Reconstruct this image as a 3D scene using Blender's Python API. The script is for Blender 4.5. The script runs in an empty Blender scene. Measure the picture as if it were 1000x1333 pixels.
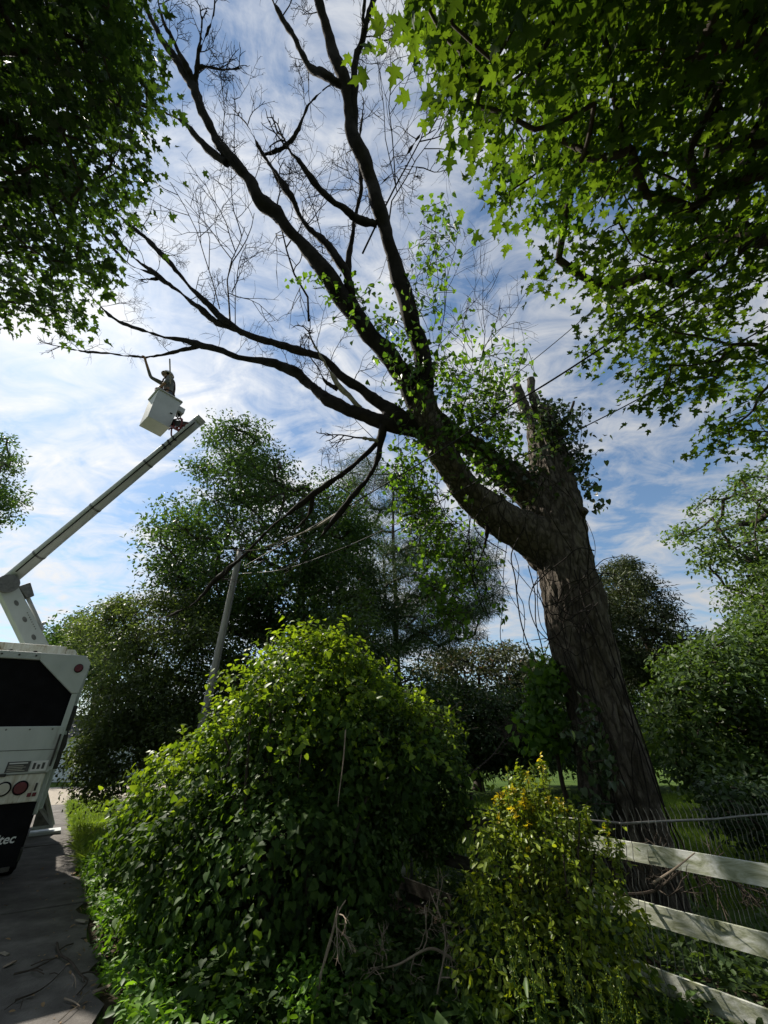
import bpy, bmesh, math, random
import numpy as np
from mathutils import Vector, Matrix, noise

# ------------------------------------------------------------------ camera
PITCH = math.radians(31.7)
CAM_H = 1.8
FPX = 500.0                      # focal length in photograph pixels (1000 wide)
CT, ST = math.cos(PITCH), math.sin(PITCH)
scene = bpy.context.scene
COL = scene.collection
cam_d = bpy.data.cameras.new("camera")
cam_d.sensor_fit = 'HORIZONTAL'; cam_d.sensor_width = 36.0; cam_d.lens = 18.0
cam_d.clip_start = 0.05; cam_d.clip_end = 2000.0
cam = bpy.data.objects.new("camera", cam_d); COL.objects.link(cam)
cam.location = (0, 0, CAM_H); cam.rotation_euler = (math.pi/2 + PITCH, 0, 0)
scene.camera = cam

# ------------------------------------------------------------------ light
SUN_AZ = math.radians(-55.5)     # from +Y, negative = to the left
SUN_EL = math.radians(45.0)
SUN_DIR = Vector((math.sin(SUN_AZ)*math.cos(SUN_EL), math.cos(SUN_AZ)*math.cos(SUN_EL), math.sin(SUN_EL)))
sun_d = bpy.data.lights.new("sun", 'SUN'); sun_d.energy = 4.8; sun_d.angle = math.radians(0.6)
sun_d.color = (1.0, 0.93, 0.82)
sun = bpy.data.objects.new("sun", sun_d); COL.objects.link(sun)
sun.rotation_euler = SUN_DIR.to_track_quat('Z', 'Y').to_euler()

world = bpy.data.worlds.new("World"); scene.world = world; world.use_nodes = True
wn, wl = world.node_tree.nodes, world.node_tree.links
wn.clear()
w_out = wn.new('ShaderNodeOutputWorld'); w_bg = wn.new('ShaderNodeBackground'); w_bg.inputs['Strength'].default_value = 0.072
wl.new(w_bg.outputs[0], w_out.inputs[0])
sky = wn.new('ShaderNodeTexSky'); sky.sky_type = 'NISHITA'; sky.sun_disc = False
sky.sun_elevation = SUN_EL; sky.sun_rotation = SUN_AZ; sky.air_density = 1.15; sky.dust_density = 0.35; sky.ozone_density = 2.2
tc = wn.new('ShaderNodeTexCoord'); sep = wn.new('ShaderNodeSeparateXYZ'); wl.new(tc.outputs['Generated'], sep.inputs[0])
def wmath(op, a, b=None):
    n = wn.new('ShaderNodeMath'); n.operation = op
    for i, v in enumerate((a, b)):
        if v is None: continue
        if isinstance(v, (int, float)): n.inputs[i].default_value = v
        else: wl.new(v, n.inputs[i])
    return n.outputs[0]
den = wmath('ADD', wmath('MAXIMUM', sep.outputs['Z'], 0.0), 0.22)
cx = wmath('DIVIDE', sep.outputs['X'], den); cy = wmath('DIVIDE', sep.outputs['Y'], den)
comb = wn.new('ShaderNodeCombineXYZ'); wl.new(cx, comb.inputs[0]); wl.new(cy, comb.inputs[1])
def wnoise(scale, detail, rough, dist, rot, sx, sy, off):
    m = wn.new('ShaderNodeMapping'); m.inputs['Rotation'].default_value = (0, 0, rot); m.inputs['Scale'].default_value = (sx, sy, 1)
    m.inputs['Location'].default_value = (off, off*0.7, off*0.3)
    wl.new(comb.outputs[0], m.inputs[0])
    n = wn.new('ShaderNodeTexNoise'); n.inputs['Scale'].default_value = scale; n.inputs['Detail'].default_value = detail
    n.inputs['Roughness'].default_value = rough; n.inputs['Distortion'].default_value = dist
    wl.new(m.outputs[0], n.inputs['Vector']); return n.outputs['Fac']
nA = wnoise(2.1, 8.0, 0.60, 0.9, 0.5, 1.0, 1.3, 3.1)      # banks of cloud
nB = wnoise(7.0, 9.0, 0.62, 0.9, 0.9, 0.9, 1.4, 7.7)        # wisps and ripples
nsum = wmath('ADD', wmath('MULTIPLY', nA, 0.55), wmath('MULTIPLY', nB, 0.45))
ramp = wn.new('ShaderNodeValToRGB'); wl.new(nsum, ramp.inputs[0])
ramp.color_ramp.elements[0].position = 0.40; ramp.color_ramp.elements[0].color = (0.03,)*3 + (1,)
ramp.color_ramp.elements[1].position = 0.60; ramp.color_ramp.elements[1].color = (1, 1, 1, 1)
# thin cloud scatters more light towards the viewer near the sun
dotn = wn.new('ShaderNodeVectorMath'); dotn.operation = 'DOT_PRODUCT'; wl.new(tc.outputs['Generated'], dotn.inputs[0])
dotn.inputs[1].default_value = SUN_DIR
ph = wmath('POWER', wmath('MAXIMUM', wmath('ADD', wmath('MULTIPLY', dotn.outputs['Value'], 0.5), 0.5), 0.0), 5.0)
cl = wmath('ADD', 5.0, wmath('MULTIPLY', ph, 4.0))
ccol = wn.new('ShaderNodeVectorMath'); ccol.operation = 'SCALE'; ccol.inputs[0].default_value = (0.985, 1.0, 1.02); wl.new(cl, ccol.inputs['Scale'])
skc = wn.new('ShaderNodeVectorMath'); skc.operation = 'MULTIPLY'; skc.inputs[1].default_value = (1.0, 1.13, 1.16); wl.new(sky.outputs[0], skc.inputs[0])
wmix = wn.new('ShaderNodeMixRGB'); wl.new(ramp.outputs[0], wmix.inputs[0]); wl.new(skc.outputs[0], wmix.inputs[1]); wl.new(ccol.outputs[0], wmix.inputs[2])
wl.new(wmix.outputs[0], w_bg.inputs['Color'])

scene.view_settings.view_transform = 'Standard'; scene.view_settings.look = 'None'
scene.view_settings.exposure = 0.7; scene.view_settings.gamma = 1.0; scene.view_settings.use_curve_mapping = False
scene.render.engine = 'CYCLES'
scene.cycles.use_denoising = True
scene.cycles.max_bounces = 9; scene.cycles.diffuse_bounces = 6; scene.cycles.transmission_bounces = 4
scene.cycles.caustics_reflective = False; scene.cycles.caustics_refractive = False

rng = np.random.default_rng(11)
random.seed(5)

# ------------------------------------------------------------------ pixel helpers
def ray(px, py):
    dx, dy = px - 500.0, py - 666.5
    return np.stack([dx + 0*dy, FPX*CT + ST*dy, FPX*ST - CT*dy], -1)
def P(px, py, zc):               # point at distance zc along the optical axis
    r = ray(np.asarray(px, float), np.asarray(py, float))*(np.asarray(zc, float)/FPX)[..., None]
    return r + np.array([0, 0, CAM_H])
def PY(px, py, Y):               # point on the vertical plane at distance Y
    r = ray(np.asarray(px, float), np.asarray(py, float)); r = r*(np.asarray(Y, float)/r[..., 1])[..., None]
    return r + np.array([0, 0, CAM_H])
def PG(px, py, z=0.0):           # point on the ground
    r = ray(np.asarray(px, float), np.asarray(py, float)); return r*((z-CAM_H)/r[..., 2])[..., None] + np.array([0, 0, CAM_H])
def proj(V):
    V = np.asarray(V, float) - np.array([0, 0, CAM_H])
    zc = V[..., 1]*CT + V[..., 2]*ST; yu = -V[..., 1]*ST + V[..., 2]*CT
    zs = np.where(np.abs(zc) < 1e-6, 1e-6, zc)
    return 500 + FPX*V[..., 0]/zs, 666.5 - FPX*yu/zs, zc
def in_poly(x, y, poly):
    poly = np.asarray(poly, float); x0, y0 = poly[:, 0], poly[:, 1]; x1, y1 = np.roll(x0, -1), np.roll(y0, -1)
    c = np.zeros(x.shape, bool)
    for a, b, cc, d in zip(x0, y0, x1, y1):
        hit = ((b > y) != (d > y)) & (x < (cc-a)*(y-b)/(d-b+1e-12)+a); c ^= hit
    return c
def edge_dist(x, y, poly):
    poly = np.asarray(poly, float); d = np.full(x.shape, 1e9)
    for (a, b), (c, e) in zip(poly, np.roll(poly, -1, 0)):
        t = np.clip(((x-a)*(c-a)+(y-b)*(e-b))/((c-a)**2+(e-b)**2+1e-9), 0, 1)
        d = np.minimum(d, np.hypot(x-a-t*(c-a), y-b-t*(e-b)))
    return d
def sample_poly(poly, n, r=rng, inset=0):
    poly = np.asarray(poly, float); lo, hi = poly.min(0), poly.max(0); out = np.zeros((0, 2)); k = 0
    while len(out) < n and k < 60:
        k += 1
        q = r.uniform(lo, hi, (n*3, 2)); m = in_poly(q[:, 0], q[:, 1], poly)
        if inset: m &= edge_dist(q[:, 0], q[:, 1], poly) > inset
        out = np.vstack([out, q[m]])
    return out[:n]

# ------------------------------------------------------------------ objects
def tag(o, label=None, cat=None, group=None, kind=None):
    if label: o['label'] = label
    if cat: o['category'] = cat
    if group: o['group'] = group
    if kind: o['kind'] = kind
    return o
def empty(name, loc, label=None, cat=None, group=None, rz=0.0):
    o = bpy.data.objects.new(name, None); COL.objects.link(o); o.location = loc; o.rotation_euler = (0, 0, rz)
    o.empty_display_size = 0.2
    return tag(o, label, cat, group)
def basis(o):
    return Matrix.Translation(o.location) @ o.rotation_euler.to_matrix().to_4x4()
def adopt(o, parent, world_coords=True):
    if parent is None: return o
    o.parent = parent
    if world_coords and parent.type == 'EMPTY': o.matrix_parent_inverse = basis(parent).inverted()
    return o
def link_mesh(name, me, mat, parent=None, wc=True, smooth=False):
    if mat is not None and len(me.materials) == 0: me.materials.append(mat)
    if smooth is not None: me.polygons.foreach_set('use_smooth', np.full(len(me.polygons), bool(smooth)))
    o = bpy.data.objects.new(name, me); COL.objects.link(o)
    return adopt(o, parent, wc)
def np_mesh(name, V, F):         # F : (n,k) array of faces with k corners, or list of such arrays
    if not isinstance(F, list): F = [F]
    V = np.ascontiguousarray(V, np.float32); me = bpy.data.meshes.new(name)
    nl = sum(f.size for f in F); npol = sum(len(f) for f in F)
    me.vertices.add(len(V)); me.vertices.foreach_set('co', V.ravel())
    me.loops.add(nl); me.loops.foreach_set('vertex_index', np.concatenate([f.ravel() for f in F]).astype(np.int32))
    me.polygons.add(npol)
    tot = np.concatenate([np.full(len(f), f.shape[1], np.int32) for f in F])
    me.polygons.foreach_set('loop_start', np.concatenate([[0], np.cumsum(tot)[:-1]]).astype(np.int32))
    me.update(calc_edges=True); me.validate(); return me
class Geo:                       # collects vertices and faces of one mesh
    def __init__(s): s.V = []; s.F = []; s.n = 0
    def add(s, V, F):
        V = np.asarray(V, float)
        for f in (F if isinstance(F, list) else [F]): s.F.append(np.asarray(f, np.int64) + s.n)
        s.V.append(V); s.n += len(V)
    def build(s, name, mat, parent=None, wc=True, smooth=False):
        by = {}
        for f in s.F: by.setdefault(f.shape[1], []).append(f)
        return link_mesh(name, np_mesh(name, np.vstack(s.V), [np.vstack(v) for v in by.values()]), mat, parent, wc, smooth)

def smooth_line(pts, rad, sub=6):
    pts = np.asarray(pts, float); rad = np.asarray(rad, float)
    if len(pts) < 3: 
        t = np.linspace(0, 1, sub+1)[:, None]; return pts[0]*(1-t)+pts[-1]*t, rad[0]*(1-t[:, 0])+rad[-1]*t[:, 0]
    p = np.vstack([2*pts[0]-pts[1], pts, 2*pts[-1]-pts[-2]]); out = []; ro = []
    for i in range(1, len(p)-2):
        t = np.linspace(0, 1, sub, endpoint=False)[:, None]
        a, b, c, d = p[i-1], p[i], p[i+1], p[i+2]
        out.append(0.5*((2*b)+(-a+c)*t+(2*a-5*b+4*c-d)*t**2+(-a+3*b-3*c+d)*t**3))
        ro.append(rad[i-1]*(1-t[:, 0])+rad[i]*t[:, 0])
    out.append(pts[-1:]); ro.append(rad[-1:])
    return np.vstack(out), np.concatenate(ro)
def frames(pts):
    n = len(pts); T = np.gradient(pts, axis=0); T /= np.linalg.norm(T, axis=1)[:, None]+1e-12
    ref = np.array([0, 0, 1.0]) if abs(T[0, 2]) < 0.9 else np.array([1.0, 0, 0])
    N = np.zeros((n, 3)); u = np.cross(T[0], ref); u /= np.linalg.norm(u); N[0] = u
    for i in range(1, n):
        u = u - T[i]*np.dot(u, T[i]); u /= np.linalg.norm(u)+1e-12; N[i] = u
    return T, N, np.cross(T, N)
def tube(pts, rad, sides=8, cap=True, disp=None):
    pts = np.asarray(pts, float); rad = np.broadcast_to(np.asarray(rad, float), (len(pts),)); T, N, B = frames(pts)
    a = np.linspace(0, 2*np.pi, sides, endpoint=False)
    ring = np.cos(a)[None, :, None]*N[:, None, :] + np.sin(a)[None, :, None]*B[:, None, :]
    R = rad[:, None]*np.ones(sides)[None]
    if disp is not None: R = R + disp(pts, a, R, ring)
    V = (pts[:, None, :] + ring*R[..., None]).reshape(-1, 3); n = len(pts)
    i = np.arange(n-1)[:, None]*sides; j = np.arange(sides)[None]; k = (j+1) % sides
    F = [np.stack([i+j, i+k, i+sides+k, i+sides+j], -1).reshape(-1, 4)]
    if cap:
        V = np.vstack([V, pts[:1], pts[-1:]]); c0, c1 = n*sides, n*sides+1
        F.append(np.stack([np.full(sides, c0), (np.arange(sides)+1) % sides, np.arange(sides)], -1))
        b = (n-1)*sides; F.append(np.stack([np.full(sides, c1), b+np.arange(sides), b+(np.arange(sides)+1) % sides], -1))
    return V, F
def box(cx0, cx1, cy0, cy1, cz0, cz1):
    V = np.array([[x, y, z] for z in (cz0, cz1) for y in (cy0, cy1) for x in (cx0, cx1)], float)
    return V, np.array([[0, 2, 3, 1], [4, 5, 7, 6], [0, 1, 5, 4], [2, 6, 7, 3], [0, 4, 6, 2], [1, 3, 7, 5]])
def bevel_mesh(V, F, w=0.01, seg=2):
    bm = bmesh.new(); vs = [bm.verts.new(v) for v in V]
    for f in F: bm.faces.new([vs[int(i)] for i in f])
    bmesh.ops.recalc_face_normals(bm, faces=bm.faces)
    if w: bmesh.ops.bevel(bm, geom=list(bm.edges), offset=w, segments=seg, affect='EDGES', profile=0.6)
    me = bpy.data.meshes.new('m'); bm.to_mesh(me); bm.free(); return me
def bbox_obj(name, dims, mat, parent=None, wc=False, w=0.012):
    V, F = box(*dims); return link_mesh(name, bevel_mesh(V, F, w), mat, parent, wc)
def prism(name, poly, y0, y1, mat, parent, w=0.006, wc=False):   # polygon in local xz, extruded along y
    n = len(poly); V = [(x, y0, z) for x, z in poly] + [(x, y1, z) for x, z in poly]
    F = [list(range(n)), list(range(2*n-1, n-1, -1))] + [[i, (i+1) % n, n+(i+1) % n, n+i] for i in range(n)]
    return link_mesh(name, bevel_mesh(V, F, w, 1), mat, parent, wc)

# ------------------------------------------------------------------ materials
def new_mat(name):
    m = bpy.data.materials.new(name); m.use_nodes = True; nt = m.node_tree; nt.nodes.clear()
    return m, nt.nodes, nt.links
def noise_node(n, l, scale, detail=5, rough=0.6, coord='Object', stretch=None, dist=0.0):
    t = n.new('ShaderNodeTexCoord'); src = t.outputs[coord]
    if stretch:
        mp = n.new('ShaderNodeMapping'); mp.inputs['Scale'].default_value = stretch; l.new(src, mp.inputs[0]); src = mp.outputs[0]
    k = n.new('ShaderNodeTexNoise'); k.inputs['Scale'].default_value = scale; k.inputs['Detail'].default_value = detail
    k.inputs['Roughness'].default_value = rough; k.inputs['Distortion'].default_value = dist; l.new(src, k.inputs['Vector']); return k
def ramp_node(n, l, src, stops):
    r = n.new('ShaderNodeValToRGB'); l.new(src, r.inputs[0]); e = r.color_ramp.elements
    e[0].position, e[0].color = stops[0][0], tuple(stops[0][1])+(1,); e[1].position, e[1].color = stops[-1][0], tuple(stops[-1][1])+(1,)
    for p, c in stops[1:-1]: k = e.new(p); k.color = tuple(c)+(1,)
    return r.outputs[0]
def surf(name, stops, scale=4.0, rough=0.7, bump=0.3, bscale=None, spec=0.3, stretch=None, metallic=0.0, detail=6, dist=0.0, bdist=0.02):
    m, n, l = new_mat(name); o = n.new('ShaderNodeOutputMaterial'); b = n.new('ShaderNodeBsdfPrincipled'); l.new(b.outputs[0], o.inputs[0])
    k = noise_node(n, l, scale, detail, 0.62, stretch=stretch, dist=dist); l.new(ramp_node(n, l, k.outputs['Fac'], stops), b.inputs['Base Color'])
    b.inputs['Roughness'].default_value = rough; b.inputs['Specular IOR Level'].default_value = spec; b.inputs['Metallic'].default_value = metallic
    if bump:
        k2 = noise_node(n, l, bscale or scale*3, 8, 0.65, stretch=stretch); bp = n.new('ShaderNodeBump'); bp.inputs['Strength'].default_value = bump
        bp.inputs['Distance'].default_value = bdist; l.new(k2.outputs['Fac'], bp.inputs['Height']); l.new(bp.outputs[0], b.inputs['Normal'])
    return m
def leaf_mat(name, c0, c1, trans=0.4, tint=(1.25, 1.25, 0.55), rough=0.5, spec=0.35, extra=None, patch=None):
    m, n, l = new_mat(name); o = n.new('ShaderNodeOutputMaterial')
    g = n.new('ShaderNodeNewGeometry'); oi = n.new('ShaderNodeObjectInfo')
    ad = n.new('ShaderNodeMath'); ad.operation = 'ADD'; l.new(g.outputs['Random Per Island'], ad.inputs[0]); l.new(oi.outputs['Random'], ad.inputs[1])
    fr = n.new('ShaderNodeMath'); fr.operation = 'FRACT'; l.new(ad.outputs[0], fr.inputs[0])
    st = [(0.0, c0), (0.8, c1)]
    st = st + ([(0.96, c1), (1.0, extra)] if extra else [(1.0, tuple(min(1, v*1.25) for v in c1))])
    col = ramp_node(n, l, fr.outputs[0], st)
    k = n.new('ShaderNodeTexNoise'); k.inputs['Scale'].default_value = patch or 1.1; k.inputs['Detail'].default_value = 3
    l.new(g.outputs['Position'], k.inputs['Vector'])               # whole shoots differ in tone
    hs = n.new('ShaderNodeHueSaturation'); l.new(col, hs.inputs['Color'])
    mr = n.new('ShaderNodeMapRange'); l.new(k.outputs['Fac'], mr.inputs[0]); mr.inputs[1].default_value = 0.3; mr.inputs[2].default_value = 0.7
    mr.inputs[3].default_value = 0.68; mr.inputs[4].default_value = 1.32; l.new(mr.outputs[0], hs.inputs['Value'])
    b = n.new('ShaderNodeBsdfPrincipled'); l.new(hs.outputs[0], b.inputs['Base Color']); b.inputs['Roughness'].default_value = rough
    b.inputs['Specular IOR Level'].default_value = spec
    t = n.new('ShaderNodeBsdfTranslucent'); mu = n.new('ShaderNodeMixRGB'); mu.blend_type = 'MULTIPLY'; mu.inputs[0].default_value = 1
    mu.inputs[2].default_value = tuple(tint)+(1,); l.new(hs.outputs[0], mu.inputs[1]); l.new(mu.outputs[0], t.inputs[0])
    mx = n.new('ShaderNodeMixShader'); mx.inputs[0].default_value = trans; l.new(b.outputs[0], mx.inputs[1]); l.new(t.outputs[0], mx.inputs[2])
    l.new(mx.outputs[0], o.inputs[0]); return m

M = {}
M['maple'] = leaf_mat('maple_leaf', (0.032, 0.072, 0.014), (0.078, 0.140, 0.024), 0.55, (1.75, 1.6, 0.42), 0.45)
M['maple_shaded'] = leaf_mat('shaded_maple_leaf', (0.020, 0.046, 0.013), (0.048, 0.092, 0.022), 0.36, (1.5, 1.5, 0.45), 0.45)  # maple leaf darkened to put the left tree's backlit shade into its colour
M['vine'] = leaf_mat('climber_leaf', (0.05, 0.11, 0.020), (0.11, 0.20, 0.035), 0.5, (1.6, 1.6, 0.5), 0.45)
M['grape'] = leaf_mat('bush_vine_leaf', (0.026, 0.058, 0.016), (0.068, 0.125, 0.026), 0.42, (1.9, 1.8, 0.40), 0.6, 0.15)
M['grape_young_lit'] = leaf_mat('bush_vine_young_lit_leaf', (0.085, 0.155, 0.020), (0.19, 0.28, 0.034), 0.5, (1.6, 1.5, 0.4), 0.45, 0.3)  # young leaves, lightened further to carry the sunlight on the bush top
M['ivy'] = leaf_mat('ivy_leaf', (0.020, 0.045, 0.014), (0.06, 0.095, 0.035), 0.3, (1.4, 1.4, 0.5), 0.4, 0.5)
M['broad'] = leaf_mat('broad_leaf', (0.022, 0.052, 0.018), (0.060, 0.108, 0.034), 0.40, (1.5, 1.5, 0.5), 0.5, patch=0.5)
M['hedge'] = leaf_mat('hedge_leaf', (0.042, 0.066, 0.026), (0.10, 0.140, 0.052), 0.42, (1.4, 1.4, 0.5), 0.5, patch=0.6)
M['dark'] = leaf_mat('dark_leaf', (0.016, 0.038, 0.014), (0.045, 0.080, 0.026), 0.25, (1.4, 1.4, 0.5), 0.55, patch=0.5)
M['pine'] = leaf_mat('pine_needle', (0.024, 0.054, 0.020), (0.062, 0.104, 0.036), 0.25, (1.2, 1.2, 0.6), 0.55, patch=0.6)
M['cedar'] = leaf_mat('cedar_spray', (0.026, 0.042, 0.016), (0.062, 0.078, 0.028), 0.2, (1.2, 1.2, 0.6), 0.6, patch=0.7)
M['light'] = leaf_mat('pale_leaf', (0.045, 0.085, 0.024), (0.105, 0.165, 0.045), 0.45, (1.4, 1.4, 0.6), 0.5, patch=0.6)
M['thicket'] = leaf_mat('thicket_leaf', (0.034, 0.066, 0.020), (0.080, 0.130, 0.036), 0.4, (1.5, 1.5, 0.5), 0.5, patch=0.9)
M['euon'] = leaf_mat('shrub_leaf', (0.075, 0.135, 0.018), (0.22, 0.28, 0.030), 0.4, (1.5, 1.4, 0.4), 0.4, 0.4, patch=3.0)
M['gold'] = leaf_mat('golden_tip', (0.34, 0.30, 0.020), (0.62, 0.50, 0.030), 0.4, (1.3, 1.2, 0.4), 0.4, 0.4, patch=3.0)
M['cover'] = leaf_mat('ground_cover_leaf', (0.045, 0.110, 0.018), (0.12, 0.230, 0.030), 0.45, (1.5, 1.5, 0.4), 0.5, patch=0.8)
M['weed'] = leaf_mat('weed_leaf', (0.04, 0.085, 0.020), (0.10, 0.170, 0.040), 0.4, (1.4, 1.4, 0.5), 0.5, patch=1.4)
M['grass'] = leaf_mat('grass_blade', (0.08, 0.15, 0.022), (0.20, 0.28, 0.045), 0.4, (1.4, 1.4, 0.5), 0.6, patch=0.25)
M['mimosa'] = leaf_mat('mimosa_leaf', (0.030, 0.050, 0.022), (0.075, 0.090, 0.042), 0.3, (1.3, 1.2, 0.7), 0.6, patch=0.6, extra=(0.30, 0.15, 0.12))
M['dead'] = leaf_mat('dead_leaf', (0.12, 0.075, 0.035), (0.28, 0.19, 0.10), 0.15, (1.1, 1.0, 0.7), 0.7, 0.2)
M['bark'] = surf('old_bark', [(0.25, (0.028, 0.022, 0.017)), (0.5, (0.080, 0.064, 0.050)), (0.75, (0.18, 0.148, 0.115))], 3.2, 0.9, 0.9, 9.0, 0.15, (3.0, 3.0, 0.7), bdist=0.03)
def bark_mat(name, dark, mid, pale, sc=(7, 7, 2.6)):
    m, n, l = new_mat(name); o = n.new('ShaderNodeOutputMaterial'); b = n.new('ShaderNodeBsdfPrincipled'); l.new(b.outputs[0], o.inputs[0])
    t = n.new('ShaderNodeTexCoord'); mp = n.new('ShaderNodeMapping'); mp.inputs['Scale'].default_value = sc; l.new(t.outputs['Object'], mp.inputs[0])
    wb = n.new('ShaderNodeTexNoise'); wb.inputs['Scale'].default_value = 1.3; wb.inputs['Detail'].default_value = 4; l.new(mp.outputs[0], wb.inputs['Vector'])
    mixv = n.new('ShaderNodeMixRGB'); mixv.inputs[0].default_value = 0.55; l.new(mp.outputs[0], mixv.inputs[1]); l.new(wb.outputs['Color'], mixv.inputs[2])
    vo = n.new('ShaderNodeTexVoronoi'); vo.feature = 'DISTANCE_TO_EDGE'; vo.inputs['Scale'].default_value = 2.4; l.new(mixv.outputs[0], vo.inputs['Vector'])
    k = noise_node(n, l, 22.0, 8, 0.7, stretch=(1, 1, 0.35)); mr = n.new('ShaderNodeMapRange'); mr.inputs[2].default_value = 0.22; l.new(vo.outputs['Distance'], mr.inputs[0])
    h = n.new('ShaderNodeMath'); h.operation = 'MULTIPLY_ADD'; l.new(k.outputs['Fac'], h.inputs[0]); h.inputs[1].default_value = 1.25; sc_ = n.new('ShaderNodeMath'); sc_.operation = 'MULTIPLY'; sc_.inputs[1].default_value = 0.55; l.new(mr.outputs[0], sc_.inputs[0]); l.new(sc_.outputs[0], h.inputs[2])
    k2 = noise_node(n, l, 2.0, 5, 0.6); h2 = n.new('ShaderNodeMath'); h2.operation = 'MULTIPLY_ADD'; l.new(k2.outputs['Fac'], h2.inputs[0]); h2.inputs[1].default_value = 0.9; l.new(h.outputs[0], h2.inputs[2])
    hn = n.new('ShaderNodeMath'); hn.operation = 'MULTIPLY'; hn.inputs[1].default_value = 0.42; l.new(h2.outputs[0], hn.inputs[0])
    l.new(ramp_node(n, l, hn.outputs[0], [(0.22, dark), (0.55, mid), (0.85, pale)]), b.inputs['Base Color'])
    b.inputs['Roughness'].default_value = 0.92; b.inputs['Specular IOR Level'].default_value = 0.12
    bp = n.new('ShaderNodeBump'); bp.inputs['Strength'].default_value = 1.0; bp.inputs['Distance'].default_value = 0.05; l.new(h.outputs[0], bp.inputs['Height']); l.new(bp.outputs[0], b.inputs['Normal'])
    return m
M['bark'] = bark_mat('furrowed_bark', (0.022, 0.018, 0.0145), (0.095, 0.080, 0.065), (0.24, 0.205, 0.165))
M['deadwood'] = surf('dead_limb_bark', [(0.3, (0.011, 0.009, 0.008)), (0.7, (0.034, 0.028, 0.024))], 6.0, 0.9, 0.6, 22.0, 0.15, bdist=0.015)
M['pale_wood'] = surf('bare_dead_wood', [(0.3, (0.20, 0.17, 0.13)), (0.7, (0.42, 0.38, 0.31))], 9.0, 0.85, 0.4, 30.0, 0.15)
M['branch'] = surf('branch_bark', [(0.3, (0.035, 0.028, 0.022)), (0.7, (0.085, 0.068, 0.054))], 8.0, 0.9, 0.4, 30.0, 0.15)
M['twig'] = surf('dry_twig', [(0.3, (0.16, 0.125, 0.09)), (0.7, (0.32, 0.26, 0.20))], 10.0, 0.85, 0.0, spec=0.15)
M['pole'] = surf('weathered_pole', [(0.3, (0.20, 0.19, 0.175)), (0.7, (0.40, 0.385, 0.36))], 3.0, 0.85, 0.4, 20.0, 0.2, (6, 6, 0.5))
M['wire'] = surf('cable_black', [(0.3, (0.012, 0.012, 0.012)), (0.7, (0.022, 0.022, 0.022))], 3, 0.6, 0)
M['wire_pale'] = surf('cable_bare', [(0.3, (0.34, 0.34, 0.33)), (0.7, (0.44, 0.44, 0.43))], 3, 0.45, 0, metallic=0.5)
M['galv'] = surf('galvanised_steel', [(0.3, (0.11, 0.11, 0.105)), (0.7, (0.22, 0.215, 0.20))], 14, 0.5, 0.1, metallic=0.6)
M['steel_dark'] = surf('dark_steel', [(0.3, (0.025, 0.024, 0.022)), (0.7, (0.06, 0.056, 0.05))], 9, 0.6, 0.15)
M['fence'] = surf('mildewed_white_paint', [(0.34, (0.16, 0.18, 0.085)), (0.48, (0.40, 0.42, 0.31)), (0.66, (0.72, 0.73, 0.68))], 4.2, 0.6, 0.15, 20, 0.3, (1.0, 1.0, 2.6), dist=1.2)
M['fence_shaded'] = surf('shaded_rail', [(0.30, (0.035, 0.032, 0.024)), (0.5, (0.075, 0.068, 0.052)), (0.72, (0.15, 0.145, 0.12))], 4.0, 0.85, 0.3, 20, 0.2, (1.0, 1.0, 2.6), dist=1.0)  # dark brown rail for the left spans, their deep shade in its colour
M['truck_white'] = surf('truck_paint_white', [(0.28, (0.22, 0.22, 0.19)), (0.42, (0.42, 0.45, 0.44)), (0.75, (0.53, 0.56, 0.55))], 1.6, 0.42, 0.05, 30, 0.45, (1.0, 1.0, 0.5), dist=0.8)
M['truck_dirty'] = surf('truck_paint_stained', [(0.30, (0.24, 0.17, 0.09)), (0.45, (0.52, 0.49, 0.41)), (0.62, (0.66, 0.655, 0.60))], 5.0, 0.5, 0.08, 30, 0.4, (3.0, 1.0, 0.55), dist=0.6)
M['boom'] = surf('fibreglass_boom', [(0.3, (0.40, 0.405, 0.385)), (0.7, (0.50, 0.505, 0.485))], 2.2, 0.5, 0.04, 40, 0.35)
M['bucket'] = surf('bucket_fibreglass', [(0.3, (0.46, 0.47, 0.44)), (0.7, (0.56, 0.57, 0.54))], 2.6, 0.55, 0.05, 40, 0.35)
M['rubber'] = surf('black_rubber', [(0.3, (0.006, 0.006, 0.007)), (0.7, (0.012, 0.012, 0.014))], 5, 0.9, 0.1, 30, 0.06)
M['rim'] = surf('wheel_steel', [(0.3, (0.42, 0.42, 0.41)), (0.7, (0.58, 0.58, 0.57))], 6, 0.45, 0.05)
M['glass'] = surf('dark_glass', [(0.3, (0.010, 0.012, 0.014)), (0.7, (0.016, 0.018, 0.02))], 2, 0.08, 0, spec=0.6)
M['red_lens'] = surf('red_lens', [(0.3, (0.085, 0.005, 0.014)), (0.7, (0.13, 0.008, 0.022))], 12, 0.25, 0, spec=0.5)
M['clear_lens'] = surf('clear_lens', [(0.3, (0.42, 0.40, 0.34)), (0.7, (0.55, 0.53, 0.46))], 14, 0.25, 0, spec=0.5)
M['print_white'] = surf('print_white', [(0.3, (0.60, 0.60, 0.60)), (0.7, (0.68, 0.68, 0.68))], 5, 0.5, 0)
M['sticker'] = surf('sticker_dark', [(0.3, (0.05, 0.05, 0.05)), (0.7, (0.08, 0.08, 0.08))], 20, 0.5, 0)
M['red_paint'] = surf('red_paint', [(0.3, (0.13, 0.018, 0.016)), (0.7, (0.22, 0.03, 0.025))], 8, 0.5, 0)
M['asphalt'] = surf('old_drive_concrete', [(0.25, (0.055, 0.050, 0.045)), (0.5, (0.115, 0.106, 0.097)), (0.75, (0.20, 0.187, 0.17))], 2.4, 0.9, 0.5, 45, 0.2, detail=10)
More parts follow.
